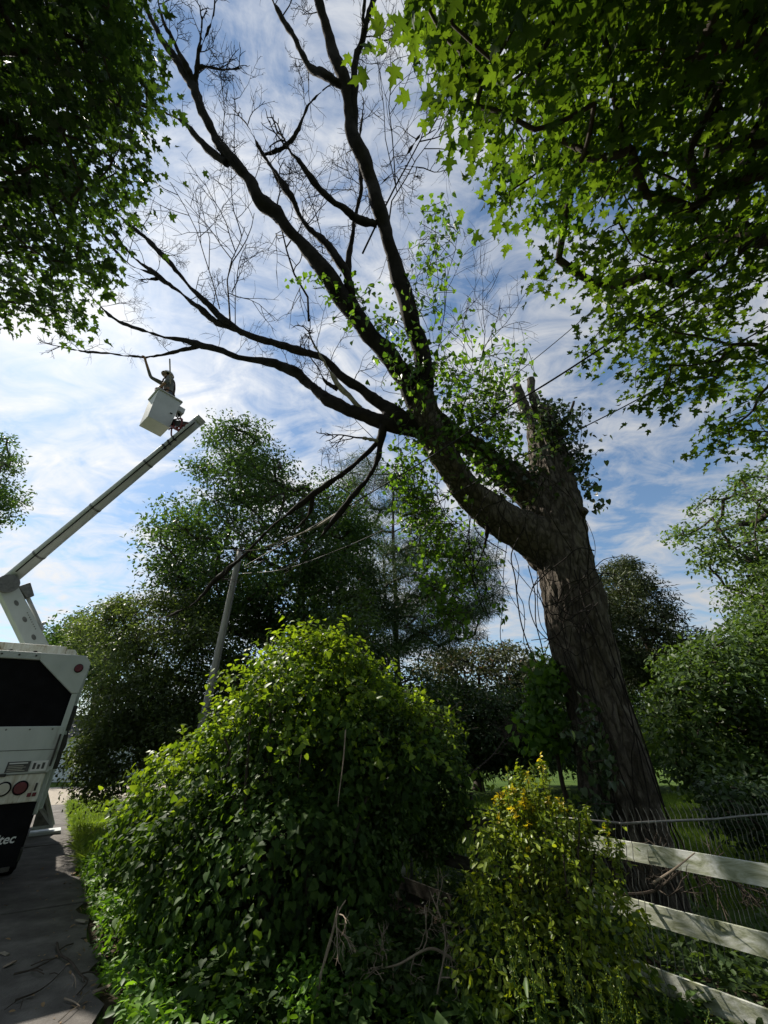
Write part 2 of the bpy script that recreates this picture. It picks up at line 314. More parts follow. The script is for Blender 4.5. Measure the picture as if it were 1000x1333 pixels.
M['soil'] = surf('soil', [(0.3, (0.030, 0.023, 0.016)), (0.7, (0.075, 0.058, 0.040))], 3.0, 0.95, 0.6, 20, 0.1)
M['gravel'] = surf('pale_gravel', [(0.3, (0.22, 0.19, 0.15)), (0.7, (0.40, 0.36, 0.30))], 6.0, 0.95, 0.5, 40, 0.1)
M['lawn'] = surf('lawn_ground', [(0.3, (0.035, 0.062, 0.014)), (0.5, (0.055, 0.092, 0.020)), (0.72, (0.085, 0.118, 0.032))], 0.8, 0.95, 0.6, 30, 0.05, bdist=0.05)
M['siding'] = surf('pale_siding', [(0.3, (0.50, 0.56, 0.57)), (0.7, (0.62, 0.67, 0.68))], 2, 0.6, 0.05)
M['roofing'] = surf('shingle', [(0.3, (0.05, 0.05, 0.05)), (0.7, (0.10, 0.10, 0.10))], 5, 0.9, 0.3)
M['stone'] = surf('field_stone', [(0.3, (0.14, 0.13, 0.12)), (0.7, (0.34, 0.32, 0.30))], 6, 0.9, 0.5, 20)
M['skin'] = surf('skin', [(0.3, (0.28, 0.16, 0.10)), (0.7, (0.34, 0.20, 0.13))], 12, 0.55, 0.05)
M['shirt'] = surf('work_shirt', [(0.3, (0.10, 0.105, 0.095)), (0.7, (0.16, 0.165, 0.15))], 14, 0.85, 0.2, 60)
M['trousers'] = surf('work_trousers', [(0.3, (0.05, 0.06, 0.08)), (0.7, (0.08, 0.09, 0.12))], 14, 0.85, 0.2, 60)
M['helmet'] = surf('helmet_shell', [(0.3, (0.66, 0.66, 0.64)), (0.7, (0.74, 0.74, 0.72))], 3, 0.35, 0)
M['webbing'] = surf('webbing_dark', [(0.3, (0.030, 0.022, 0.020)), (0.7, (0.075, 0.045, 0.035))], 20, 0.8, 0.1)

# ------------------------------------------------------------------ leaves
def fan(half, cz=0.3, fold=0.12, droop=0.12):
    R = list(half); L = [(-x, y) for x, y in reversed(half[1:-1])]
    o = np.array(R + L, float); V = np.vstack([[[0, cz]], o]); z = fold*np.abs(V[:, 0]) - droop*V[:, 1]**2
    n = len(o); F = np.array([[0, 1+i, 1+(i+1) % n] for i in range(n)])
    return np.column_stack([V, z]), F
T_MAPLE = fan([(0, 0), (0.33, -0.08), (0.23, 0.10), (0.45, 0.13), (0.57, 0.38), (0.36, 0.34), (0.17, 0.42), (0.28, 0.63), (0.13, 0.66), (0, 1.0)], 0.3, 0.16, 0.18)
def stalk(T, ln):
    V, F = T; n = len(V); V = np.vstack([V, [[-0.012, 0.02, 0], [0.012, 0.02, 0], [0.0, -ln, 0.12]]]); return V, np.vstack([F, [[n, n+1, n+2]]])
T_MAPLE2 = stalk(fan([(0, 0), (0.26, -0.05), (0.20, 0.12), (0.38, 0.22), (0.46, 0.48), (0.28, 0.42), (0.13, 0.48), (0.22, 0.72), (0.10, 0.74), (0, 1.0)], 0.34, 0.5, 0.34), 0.55)
T_MAPLE = stalk(T_MAPLE, 0.5)
T_HEART = fan([(0, 0), (0.26, -0.10), (0.43, 0.16), (0.31, 0.55), (0, 1.0)], 0.3, 0.22, 0.2)
T_OVAL = fan([(0, 0), (0.20, 0.22), (0.21, 0.62), (0, 1.0)], 0.42, 0.25, 0.15)
T_DIAM = (np.array([[0, 0, 0], [0.24, 0.42, 0.07], [0, 1, -0.08], [-0.24, 0.42, 0.07]]), np.array([[0, 1, 2], [0, 2, 3]]))
T_LANCE = (np.array([[0, 0, 0], [0.13, 0.4, 0.04], [0, 1, -0.12], [-0.13, 0.4, 0.04]]), np.array([[0, 1, 2], [0, 2, 3]]))
T_NEEDLE = (np.array([[-0.035, 0, 0], [0.035, 0, 0], [0, 1, 0.0]]), np.array([[0, 1, 2]]))
def unit(v): return v/(np.linalg.norm(v, axis=-1, keepdims=True)+1e-9)
def leaf_rot(nrm, tip):
    nrm = unit(nrm); tip = unit(tip - nrm*np.sum(tip*nrm, -1, keepdims=True)); return np.stack([np.cross(tip, nrm), tip, nrm], -1)
def rand_rot(n, r, up=1.0, jitter=0.6, out=None, droop=0.3):
    nr = r.normal(0, jitter, (n, 3)) + np.array([0, 0, up]); tip = r.normal(0, 1, (n, 3)) - np.array([0, 0, droop])
    if out is not None: nr = nr + out*0.5; tip = tip + out*0.8
    return leaf_rot(nr, tip)
def scatter(T, pos, R, sc):
    tv, tf = T; N, m = len(pos), len(tv)
    V = np.einsum('nij,mj->nmi', R*np.asarray(sc)[:, None, None], tv) + pos[:, None, :]
    F = (tf[None] + (np.arange(N)*m)[:, None, None]).reshape(-1, 3); return V.reshape(-1, 3), F
def foliage(name, T, pos, R, sc, mat, parent, pieces=0, piece_name='leaf', stuff_name=None):
    """The leaves that show largest become parts of their own, the rest one mass."""
    pos = np.asarray(pos); sc = np.asarray(sc); idx = np.arange(len(pos))
    if pieces:
        x, y, zc = proj(pos); vis = (x > 5) & (x < 995) & (y > 5) & (y < 1328) & (zc > 0.3)
        score = np.where(vis, sc/np.maximum(zc, 0.3), 0); order = np.argsort(-score)[:pieces]; order = order[score[order] > 0]
        me = np_mesh(piece_name, *T); me.materials.append(mat)
        inv = basis(parent).inverted() if parent.type == 'EMPTY' else Matrix()
        for i in order:
            o = bpy.data.objects.new(piece_name, me); COL.objects.link(o); o.parent = parent; o.matrix_parent_inverse = inv
            A = Matrix(R[i].tolist()) @ Matrix.Scale(float(sc[i]), 3); o.matrix_basis = Matrix.Translation(pos[i]) @ A.to_4x4()
        idx = np.setdiff1d(idx, order)
    if len(idx) == 0: return None
    V, F = scatter(T, pos[idx], R[idx], sc[idx])
    o = link_mesh(stuff_name or name, np_mesh(name, V, F), mat, parent, True, None); o['kind'] = 'stuff'; return o

# ------------------------------------------------------------------ trees grown to a set of clump centres
def grow(trunk, ctr, r_tip=0.02, expo=0.5, r_max=0.3, wob=0.12, sides=5, r=rng, seed_nodes=None):
    """Joins every clump centre to the nearest limb already grown, working outwards from the trunk."""
    trunk = np.asarray(trunk, float); ctr = np.asarray(ctr, float)
    d0 = np.min(np.linalg.norm(ctr[:, None]-trunk[None], axis=2), axis=1); order = np.argsort(d0)
    nodes = [t for t in trunk]; par = [i-1 for i in range(len(trunk))]; cl = []
    for i in order:
        N = np.array(nodes); dv = ctr[i]-N; d = np.linalg.norm(dv, axis=1) + np.where(dv[:, 2] < -0.2, 0.8*np.abs(dv[:, 2]), 0)
        j = int(np.argmin(d)); L = np.linalg.norm(dv[j])
        if L > 0.9:
            mid = nodes[j]*0.5 + ctr[i]*0.5 + r.normal(0, wob*L*0.5, 3) + np.array([0, 0, 0.06*L]); nodes.append(mid); par.append(j); j = len(nodes)-1
        nodes.append(ctr[i]); par.append(j); cl.append((i, len(nodes)-1))
    cnt = np.zeros(len(nodes)); 
    for _, k in cl: cnt[k] += 1
    for k in range(len(nodes)-1, 0, -1): cnt[par[k]] += cnt[k]
    rad = np.minimum(r_tip*np.maximum(cnt, 1)**expo, r_max)
    g = Geo(); nt = len(trunk)
    for k in range(nt, len(nodes)):
        p = par[k]; a, b = nodes[p], nodes[k]; ra = min(rad[p], rad[k]*1.25); L = np.linalg.norm(b-a)
        pts = np.array([a, a*0.5+b*0.5+r.normal(0, 0.05*L, 3), b]); q, rr = smooth_line(pts, [ra, (ra+rad[k])/2, rad[k]], 3)
        g.add(*tube(q, rr, sides if rad[k] > 0.02 else 4, False))
    return g
def clump_leaves(ctr, per, rad, r=rng, flat=0.6, shell=0.25):
    n = len(ctr)*per; c = np.repeat(ctr, per, 0); d = unit(r.normal(0, 1, (n, 3)))*(shell+(1-shell)*r.random((n, 1))**0.6)
    rr = np.repeat(rad*(0.6+0.7*r.random(len(ctr))), per)[:, None]; o = d*rr*np.array([1, 1, flat]); return c+o, d
def tree(name, label, cat, poly, Y, depth, n_cl, per, crad, T, lsize, mat, base, tr=0.2, group=None, inset=None, seed=1, lean=None, flat=0.65,
         top_frac=0.8, jitter=0.7, up=0.7, r_tip=0.02, bark='branch', trunk_top=None, pieces=0, even=True):
    r = np.random.default_rng(seed); s_px = FPX/max(Y, 1.0)
    q = sample_poly(poly, n_cl, r, inset if inset is not None else crad*s_px*0.45)
    ed = edge_dist(q[:, 0], q[:, 1], poly)/s_px
    dep = np.minimum(depth, 0.35*crad+1.6*ed)*r.uniform(-1, 1, len(q))
    C = PY(q[:, 0], q[:, 1], Y+dep); C[:, 2] = np.maximum(C[:, 2], 0.15)
    base = np.array(base, float); zt = C[:, 2].max()
    top = np.array(trunk_top, float) if trunk_top is not None else np.array([C[:, 0].mean()*0.6+base[0]*0.4, base[1], base[2]+(zt-base[2])*top_frac])
    t = np.linspace(0, 1, 9)[:, None]; tk = base*(1-t)+top*t; tk[1:-1] += r.normal(0, 0.12*tr*3, (7, 3))*np.array([1, 1, 0])
    e = empty(name, base, label, cat, group)
    pts, rr = smooth_line(tk, tr*(1-0.8*t[:, 0]**1.2)+0.01, 4); rr[0] *= 1.35; rr[1] *= 1.15
    tg = Geo(); tg.add(*tube(pts, rr, 10)); tg.build('trunk', M[bark], e, smooth=True)
    grow(tk, C, r_tip, 0.45, tr*0.5, r=r).build('branches', M[bark], e, smooth=True)['kind'] = 'stuff'
    pos, d = clump_leaves(C, per, crad, r, flat); pos[:, 2] = np.maximum(pos[:, 2], 0.03)
    R = rand_rot(len(pos), r, up, jitter, d); sc = lsize*r.uniform(0.6, 1.3, len(pos))
    foliage('crown', T, pos, R, sc, M[mat], e, pieces)
    return e, C

# ================================================================== ground
def sheet(name, pts, z, mat, thick=None):
    n = len(pts); V = [(x, y, z) for x, y in pts]; F = [list(range(n))]
    bm = bmesh.new(); vs = [bm.verts.new(v) for v in V]; bm.faces.new(vs); bmesh.ops.triangulate(bm, faces=bm.faces)
    bmesh.ops.recalc_face_normals(bm, faces=bm.faces)
    if bm.faces[:][0].normal.z < 0: bmesh.ops.reverse_faces(bm, faces=bm.faces)
    me = bpy.data.meshes.new(name); bm.to_mesh(me); bm.free(); o = link_mesh(name, me, mat); o['kind'] = 'structure'; return o
sheet('ground', [(-700, -700), (700, -700), (700, 900), (-700, 900)], -0.012, M['lawn'])
# strip of bare soil below the overgrown fence line
AX = np.array([-0.588, 0.809])   # direction of the drive, the truck and the fence line
def strip(p0, a0, a1, w0, w1):   # rectangle along AX from p0, lateral offsets w to the right
    nrm = np.array([0.809, 0.588]); p0 = np.array(p0); return [tuple(p0+AX*a0+nrm*w0), tuple(p0+AX*a0+nrm*w1), tuple(p0+AX*a1+nrm*w1), tuple(p0+AX*a1+nrm*w0)]
E0 = (-2.12, 4.55)               # a point on the edge of the drive
sheet('soil_bed', strip(E0, -9, 6.5, 0.0, 4.6), -0.006, M['soil'])
sheet('gravel_turnaround', strip(E0, 17, 27, -9, 5.0), -0.004, M['gravel'])
drive = sheet('driveway', strip(E0, -9, 17, -6.2, -0.05), -0.006, M['soil'])
r = np.random.default_rng(3)
nrm2 = np.array([0.809, 0.588])
cuts = [-9, -5.2, -2.6, -1.15, 0.55, 2.05, 3.4, 5.4, 8.2, 11.4, 14.4, 17]
for i in range(len(cuts)-1):
    for j, (w0, w1) in enumerate(((-6.2, -3.35), (-3.33, 0.0))):
        # outline with a crumbling free edge
        a0, a1 = cuts[i]+0.004, cuts[i+1]-0.004; k = 7
        e1 = [(a0+(a1-a0)*t + 0.05*math.sin(7*t+i), w1 + (r.normal(0, 0.06) if j == 1 else 0)) for t in np.linspace(0, 1, k)]
        e0 = [(a1+(a0-a1)*t, w0) for t in np.linspace(0, 1, 3)]
        mid = [(a1 + r.normal(0, 0.03), w1+(w0-w1)*t) for t in (0.33, 0.66)]
        lo = [(a0 + r.normal(0, 0.03), w0+(w1-w0)*t) for t in (0.33, 0.66)]
        out = e1 + mid + e0 + lo
        pts = [np.array(E0)+AX*a+nrm2*w for a, w in out]; n = len(pts); h = 0.014 + 0.012*r.random()
        V = [(p[0], p[1], h) for p in pts] + [(p[0], p[1], -0.05) for p in pts]
        bm = bmesh.new(); vs = [bm.verts.new(v) for v in V]; bm.faces.new(vs[:n]); 
        for q in range(n): bm.faces.new([vs[q], vs[(q+1) % n], vs[n+(q+1) % n], vs[n+q]])
        bmesh.ops.recalc_face_normals(bm, faces=bm.faces)
        me = bpy.data.meshes.new('slab'); bm.to_mesh(me); bm.free()
        link_mesh('slab', me, M['asphalt'], drive)

# ================================================================== the big dead tree
TB = PY(842, 1165, 7.3); TB[2] = 0.0
dead = empty('dead_tree', TB, 'huge dying tree with a thick vine-wrapped trunk and bare broken limbs over the drive', 'tree')
def fbm(p, oct=3):
    return noise.fractal(Vector(p), 1.0, 2.0, oct)
def bark_disp(amp, fz=0.35, fx=3.0):
    def f(pts, a, R, ring):
        out = np.zeros(R.shape)
        for i in range(R.shape[0]):
            for j in range(R.shape[1]):
                q = pts[i] + ring[i, j]*R[i, j]
                f1 = noise.noise(Vector((q[0]*fx*2.2, q[1]*fx*2.2, q[2]*fz*2.6))); f2 = noise.noise(Vector((q[0]*1.1+9, q[1]*1.1, q[2]*0.7)))
                f3 = noise.noise(Vector((q[0]*fx*5, q[1]*fx*5, q[2]*2.2))); f4 = noise.noise(Vector((q[0]*fx*9, q[1]*fx*9, q[2]*6)))
                out[i, j] = amp*(-1.1*abs(f1)+0.25 + 1.2*f2 - 0.7*abs(f3) + 0.3*f4)
        return out
    return f
tp = [(846, 1180, .80), (842, 1150, .74), (828, 1085, .66), (812, 1040, .62), (791, 950, .60), (774, 890, .59), (762, 850, .60), (742, 755, .66), (728, 700, .66), (720, 655, .56), (714, 600, .47), (708, 560, .40), (704, 535, .34)]
tpts = np.array([PY(x, y, 7.3) for x, y, _ in tp]); tpts[0][2] = -0.15
tpts[:, 0] -= np.interp(tpts[:, 2], [0, 3, 8], [0.12, 0.06, 0.0])
q, rr = smooth_line(tpts, [t[2]*np.interp(t[1], [500, 640, 700, 760, 850, 1180], [0.98, 0.93, 0.90, 0.87, 0.83, 0.80]) for t in tp], 26)
g = Geo(); g.add(*tube(q, rr, 132, True, bark_disp(0.095))); g.build('trunk', M['bark'], dead, smooth=True)
def limb(pp, mat='deadwood', sides=10, name='limb', amp=0.045, sub=8, close=True):
    """pp: (px, py, distance, diameter in photograph pixels)"""
    pts = np.array([P(a, b, c) for a, b, c, _ in pp]); rad = [max(0.006, w*0.385*c/FPX) for _, _, c, w in pp]
    q, rr = smooth_line(pts, rad, sub); g = Geo()
    wob = np.array([[noise.noise(Vector(p*1.7+5)), noise.noise(Vector(p*1.7+25)), noise.noise(Vector(p*1.7+55))] for p in q])
    q = q + wob*np.minimum(rr, 0.12)[:, None]*0.7
    g.add(*tube(q, rr, sides, close, bark_disp(amp, 1.0, 2.0) if amp else None)); g.build(name, M[mat], dead, smooth=True); return q, rr
LP = []
def L(*pp, **k):
    s = limb(pp, **k); LP.append(s); return s
# prongs of the sawn-off stem
limb([(704, 560, 9.6, 26), (690, 545, 9.8, 22), (680, 525, 10.0, 17), (672, 502, 10.2, 15)], 'bark', 14, amp=0.03)
limb([(706, 560, 9.7, 24), (699, 530, 9.9, 18), (694, 512, 10.1, 14), (691, 492, 10.3, 13)], 'bark', 14, amp=0.03)
limb([(722, 560, 9.6, 14), (738, 545, 9.7, 9), (743, 533, 9.8, 7), (747, 522, 9.9, 6)], 'deadwood', 8)
limb([(745, 690, 8.2, 26), (756, 672, 8.1, 18), (763, 664, 8.0, 13)], 'bark', 12, amp=0.03)
# main leaning limb and its companion
L((742, 750, 7.9, 84), (705, 710, 8.1, 76), (662, 681, 8.25, 66), (622, 650, 8.35, 56), (592, 614, 8.45, 50), (568, 575, 8.5, 48), (553, 540, 8.5, 47), (547, 512, 8.5, 44), mat='bark', sides=40, amp=0.06, sub=14)
L((728, 680, 8.5, 60), (690, 643, 8.8, 54), (645, 606, 9.0, 46), (605, 576, 9.1, 40), (572, 548, 8.9, 36), (553, 512, 8.7, 28), mat='bark', sides=24, amp=0.06, sub=10)
# right-hand leader
L((548, 530, 8.5, 38), (552, 478, 8.5, 32), (537, 415, 8.5, 28), (520, 360, 8.5, 27), (500, 300, 8.4, 25), (485, 240, 8.4, 23), (467, 195, 8.3, 22), (455, 140, 8.3, 22), (445, 100, 8.2, 20), (427, 45, 8.2, 16), (412, 0, 8.1, 14), (400, -45, 8.1, 11), (385, -110, 8.0, 6), sides=14)
L((463, 170, 8.3, 13), (462, 115, 8.2, 13), (462, 75, 8.2, 13), (472, 45, 8.1, 12), (481, 20, 8.0, 12), (490, -15, 8.0, 10), (505, -80, 7.8, 6))
L((471, 50, 8.1, 9), (473, 20, 8.0, 8), (476, -20, 7.9, 6), (474, -70, 7.8, 4))
L((447, 115, 8.2, 11), (430, 104, 8.2, 11), (402, 82, 8.3, 10), (381, 46, 8.3, 8), (366, 20, 8.3, 8), (353, -5, 8.3, 7), (335, -50, 8.3, 4))
L((490, 290, 8.4, 14), (467, 283, 8.3, 14), (436, 263, 8.2, 12), (410, 240, 8.1, 10), (388, 208, 8.0, 8), sides=8)
L((480, 250, 8.4, 6), (497, 238, 8.5, 5), (517, 218, 8.6, 5), (540, 185, 8.7, 4), (556, 160, 8.8, 3), sides=6)
L((517, 218, 8.6, 4), (532, 216, 8.6, 4), (545, 218, 8.7, 3), sides=5)
# left-hand leader
L((548, 530, 8.5, 38), (525, 490, 8.5, 36), (483, 434, 8.5, 32), (444, 385, 8.5, 28), (410, 340, 8.5, 24), (370, 290, 8.5, 22), (340, 255, 8.5, 20), (315, 225, 8.5, 18), (295, 200, 8.5, 16), (280, 175, 8.5, 13), (265, 145, 8.5, 13), (250, 110, 8.5, 12), (230, 80, 8.5, 11), (210, 50, 8.5, 9), (195, 20, 8.5, 8), (180, -15, 8.5, 6), (160, -60, 8.4, 4), sides=14)
L((297, 214, 8.5, 10), (266, 188, 8.6, 10), (240, 161, 8.7, 9), (217, 147, 8.8, 7), sides=7)
L((252, 110, 8.5, 9), (245, 90, 8.4, 8), (230, 62, 8.3, 7), (217, 36, 8.2, 6), (209, 14, 8.2, 5), sides=7)
L((252, 108, 8.5, 8), (256, 90, 8.4, 7), (259, 62, 8.3, 6), (262, 36, 8.3, 5), sides=7)
L((259, 66, 8.3, 5), (268, 46, 8.2, 5), (278, 20, 8.1, 4), sides=6)
L((258, 88, 8.4, 5), (264, 86, 8.4, 5), (270, 87, 8.4, 5), sides=6)
L((460, 390, 8.5, 13), (450, 352, 8.5, 13), (425, 318, 8.6, 12), (402, 296, 8.7, 11), (380, 260, 8.8, 10), (356, 222, 8.9, 9), (342, 198, 9.0, 8), (330, 178, 9.0, 6), (320, 161, 9.0, 4), sides=8)
L((345, 200, 9.0, 6), (369, 191, 9.0, 7), (387, 170, 9.0, 7), (400, 140, 9.1, 6), (420, 118, 9.1, 3), sides=7)
L((453, 372, 8.5, 10), (456, 325, 8.6, 9), (462, 285, 8.7, 8), (470, 245, 8.8, 7), (467, 200, 8.9, 5), (472, 150, 9.0, 3), sides=7)
# low limbs reaching left, over the bucket
L((566, 575, 8.5, 34), (535, 552, 8.5, 30), (505, 530, 8.6, 22), (472, 507, 8.8, 17), (420, 469, 9.1, 15), (385, 455, 9.3, 14), (350, 445, 9.5, 13), (310, 430, 9.7, 12), (275, 400, 9.9, 10), (245, 370, 10.0, 9), (215, 335, 10.1, 9), (190, 310, 10.2, 8), (165, 290, 10.3, 6), (150, 276, 10.4, 3), sides=10)
L((310, 431, 9.7, 9), (278, 416, 9.9, 9), (240, 385, 10.1, 8), (200, 355, 10.3, 7), (170, 330, 10.4, 5), (145, 300, 10.5, 3), sides=7)
L((203, 358, 10.3, 5), (165, 341, 10.5, 4), (135, 306, 10.6, 3), sides=6)
L((205, 362, 10.3, 5), (185, 364, 10.5, 4), (163, 357, 10.6, 3), sides=6)
L((540, 560, 8.5, 28), (505, 550, 8.6, 26), (465, 536, 8.8, 23), (430, 522, 9.1, 19), (408, 505, 9.4, 17), (385, 487, 9.7, 16), (365, 475, 9.9, 15), (310, 464, 10.3, 13), (255, 446, 10.7, 11), (200, 434, 11.1, 7), (150, 415, 11.4, 5), (128, 396, 11.5, 3), sides=10)
L((262, 448, 10.7, 8), (230, 458, 11.0, 7), (190, 465, 11.4, 6), (150, 461, 11.7, 6), (105, 457, 12.0, 5), (80, 451, 12.2, 3), sides=7)
L((105, 457, 12.0, 3), (92, 446, 12.1, 3), (84, 449, 12.1, 2), sides=5)
L((470, 530, 8.8, 10), (440, 499, 8.8, 9), (424, 475, 8.75, 8), (410, 451, 8.7, 6), mat='pale_wood', sides=9)
L((440, 507, 8.8, 8), (424, 497, 8.8, 7), (414, 478, 8.7, 4), mat='deadwood', sides=7)
# broken, hanging limbs
L((508, 530, 8.6, 14), (497, 567, 8.5, 14), (490, 602, 8.4, 14), (465, 640, 8.3, 12), (434, 679, 8.2, 9), (395, 721, 8.1, 3), sides=8, name='broken_limb')
L((500, 560, 8.5, 10), (485, 585, 8.5, 11), (443, 620, 8.5, 10), (408, 644, 8.6, 8), (359, 682, 8.7, 6), (320, 721, 8.8, 6), (285, 752, 8.9, 6), (254, 784, 9.0, 5), (222, 801, 9.1, 3), sides=8, name='broken_limb')
L((443, 668, 8.3, 4), (412, 686, 8.3, 4), (380, 700, 8.3, 4), (333, 716, 8.4, 3), mat='pale_wood', sides=6, name='broken_limb')
L((408, 645, 8.6, 5), (402, 670, 8.6, 4), (380, 694, 8.6, 3), sides=6, name='broken_limb')
L((498, 575, 8.5, 7), (486, 574, 8.4, 6), (473, 571, 8.3, 6), sides=7, name='broken_limb', mat='pale_wood')
L((622, 652, 8.3, 12), (634, 685, 8.1, 8), (631, 712, 8.0, 5), sides=6, mat='deadwood')

# fine bare twigs: short branching systems off the limbs
tw = Geo(); r = np.random.default_rng(21)
def twig(p, d, Ln, rad, lev):
    n = 5; pts = [p]; cur = p.copy(); dd = d.copy()
    for i in range(n):
        dd = unit(dd + r.normal(0, 0.16, 3) + np.array([0, 0, 0.05])); cur = cur + dd*Ln/n; pts.append(cur.copy())
    rads = np.linspace(rad, rad*0.45, n+1); tw.add(*tube(np.array(pts), rads, 3 if lev < 2 else 4, False))
    if lev == 0: return
    k = {3: 5, 2: 4, 1: 3}[lev]
    for i in range(k):
        t = 0.25+0.75*(i+r.random()*0.6)/k; j = min(n-1, int(t*n)); b = pts[j]+(pts[j+1]-pts[j])*(t*n-j)
        ax = unit(np.cross(dd, r.normal(0, 1, 3))); nd = unit(dd*0.75 + ax*(0.75+0.3*r.random())); twig(b, nd, Ln*(0.55+0.2*r.random())*(1-0.35*t), max(rad*0.62, 0.0045), lev-1)
for (q, rr) in LP[2:]:
    big = rr.max()
    nn = max(1, int(len(q)/9))
    for k in range(nn):
        i = int(len(q)*(0.22+0.78*(k+r.random())/nn)); i = min(i, len(q)-2); T = unit(q[i+1]-q[i]); ax = unit(np.cross(T, r.normal(0, 1, 3)))
        if ax[2] < -0.15: ax = -ax
        if rr[i] > 0.2: continue
        d = unit(T*0.6+ax+np.array([0, 0, 0.25])); twig(q[i]+ax*rr[i]*0.8, d, r.uniform(0.5, 1.35), r.uniform(0.008, 0.013), 2 if r.random() < 0.6 else 3)
    i = len(q)-2
    if rr[-1] < 0.06: twig(q[-1], unit(q[-1]-q[i]), r.uniform(0.4, 0.9), max(0.008, rr[-1]*0.7), 2)
# upright water shoots
for px, py, zc, ex, ey, ez, rad in ((402, 418, 9.2, 392, 255, 9.2, .028), (300, 425, 9.7, 297, 262, 9.6, .026), (286, 402, 9.8, 268, 230, 9.8, .018), (302, 380, 9.7, 322, 300, 9.6, .014), (340, 255, 8.5, 300, 170, 8.6, .014), (560, 500, 8.6, 600, 330, 9.2, .014), (610, 500, 9.2, 668, 392, 9.4, .016), (600, 540, 9.3, 640, 420, 9.2, .014), (420, 330, 8.5, 380, 180, 8.6, .012), (472, 330, 8.5, 520, 110, 8.6, .022), (505, 300, 8.4, 515, 70, 8.5, .018)):
    a, b = P(px, py, zc), P(ex, ey, ez); Ln = np.linalg.norm(b-a); twig(a, unit(b-a), Ln, rad, 3)
o = tw.build('twigs', M['deadwood'], dead); o['kind'] = 'stuff'
# dry vine stems hanging round the trunk
vs = Geo(); r = np.random.default_rng(8)
for k in range(34):
    x0, y0 = r.uniform(600, 760), r.uniform(600, 760); ln = r.uniform(60, 260); w = r.uniform(-70, 50); zc = r.uniform(7.0, 7.9)
    t = np.linspace(0, 1, 7); X = x0 + t*(ln*0.15) + w*np.sin(t*math.pi)*r.uniform(0.2, 1) + r.normal(0, 3, 7); Yp = y0 + t*ln + r.normal(0, 2, 7)
    if k % 3 == 0: X = r.uniform(690, 725)+t*r.uniform(50, 95)+r.normal(0, 3, 7); Yp = r.uniform(740, 830)+t*r.uniform(-30, 50)+np.sin(t*3+r.random()*3)*22+r.normal(0, 3, 7); zc = 6.6
    q, rr = smooth_line(P(X, Yp, np.full(7, zc)-0.25*np.sin(t*math.pi)), np.full(7, r.uniform(0.006, 0.013)), 4); vs.add(*tube(q, rr, 4, False))
for k in range(9):               # stems running up the lower trunk
    ph = r.uniform(-2.6, -0.9); t = np.linspace(0, 1, 9); pts = []
    for s in t:
        z = 0.1+s*r.uniform(3.5, 5.0); i = int(np.argmin(np.abs(tpts[:, 2]-z))); rad = tp[i][2]+0.05
        pts.append((np.interp(z, tpts[:, 2], tpts[:, 0])+rad*math.cos(ph+0.5*math.sin(3*s+k)), 7.3+rad*math.sin(ph+0.5*math.sin(3*s+k)), z))
    q, rr = smooth_line(np.array(pts), np.full(9, r.uniform(0.006, 0.013)), 4); vs.add(*tube(q, rr, 5, False))
o = vs.build('vine_stems', M['deadwood'], dead); o['kind'] = 'stuff'

# ------------------------------------------------------------------ leafy climbers on the dead tree
def climber(name, label, spots, T, lsize, mat, base, seed, pieces, mult=1.6):
    r = np.random.default_rng(seed); e = empty(name, base, label, 'vine'); pos = []; sg = Geo()
    for px, py, zc, w, h, n in spots:
        n = int(n*mult)
        a = r.normal(0, 0.5, (n, 2)); q = P(px+a[:, 0]*w, py+a[:, 1]*h, zc+r.normal(0, 0.25, n)); pos.append(q)
        for k in range(max(1, n//14)):
            i = r.integers(0, n, 4); pp = q[i][np.argsort(-q[i][:, 2])]; s, rr = smooth_line(pp, np.full(4, 0.007), 4); sg.add(*tube(s, rr, 3, False))
    pos = np.vstack(pos); n = len(pos)
    R = leaf_rot(r.normal(0, 0.75, (n, 3))+np.array([0, -0.35, 0.35]), r.normal(0, 0.55, (n, 3))-np.array([0, 0, 0.9])); sc = lsize*r.uniform(0.6, 1.25, n)
    o = sg.build('stems', M['branch'], e); o['kind'] = 'stuff'; foliage('foliage', T, pos, R, sc, M[mat], e, pieces); return e
climber('climbing_vine', 'light green heart-leaved vine climbing the bare upper limbs of the dying tree', [
    (568, 280, 8.4, 30, 30, 26), (562, 330, 8.4, 34, 40, 40), (556, 385, 8.4, 30, 40, 36), (590, 300, 8.4, 20, 26, 14), (528, 430, 8.4, 34, 50, 44), (400, 365, 8.4, 34, 10, 12), (440, 375, 8.4, 40, 22, 34), (470, 400, 8.4, 30, 34, 34), (505, 430, 8.4, 24, 40, 36),
    (525, 480, 8.3, 30, 40, 56), (575, 480, 8.5, 36, 40, 60), (600, 510, 8.6, 44, 50, 110), (640, 530, 8.8, 46, 46, 110), (645, 490, 9.0, 28, 30, 44), (600, 560, 8.6, 50, 40, 110), (650, 580, 8.8, 40, 40, 90), (672, 478, 9.4, 24, 22, 24), (655, 455, 9.2, 40, 30, 26), (610, 430, 9.0, 30, 30, 16), (640, 640, 8.7, 40, 40, 60),
    (530, 560, 8.3, 26, 60, 60), (575, 565, 8.15, 36, 46, 60), (615, 610, 8.1, 40, 40, 44), (545, 500, 8.15, 22, 40, 40), (645, 540, 8.9, 28, 50, 70)], T_HEART, 0.12, 'vine', tuple(TB+np.array([-0.6, -0.5, 0])), 31, 300, 2.1)
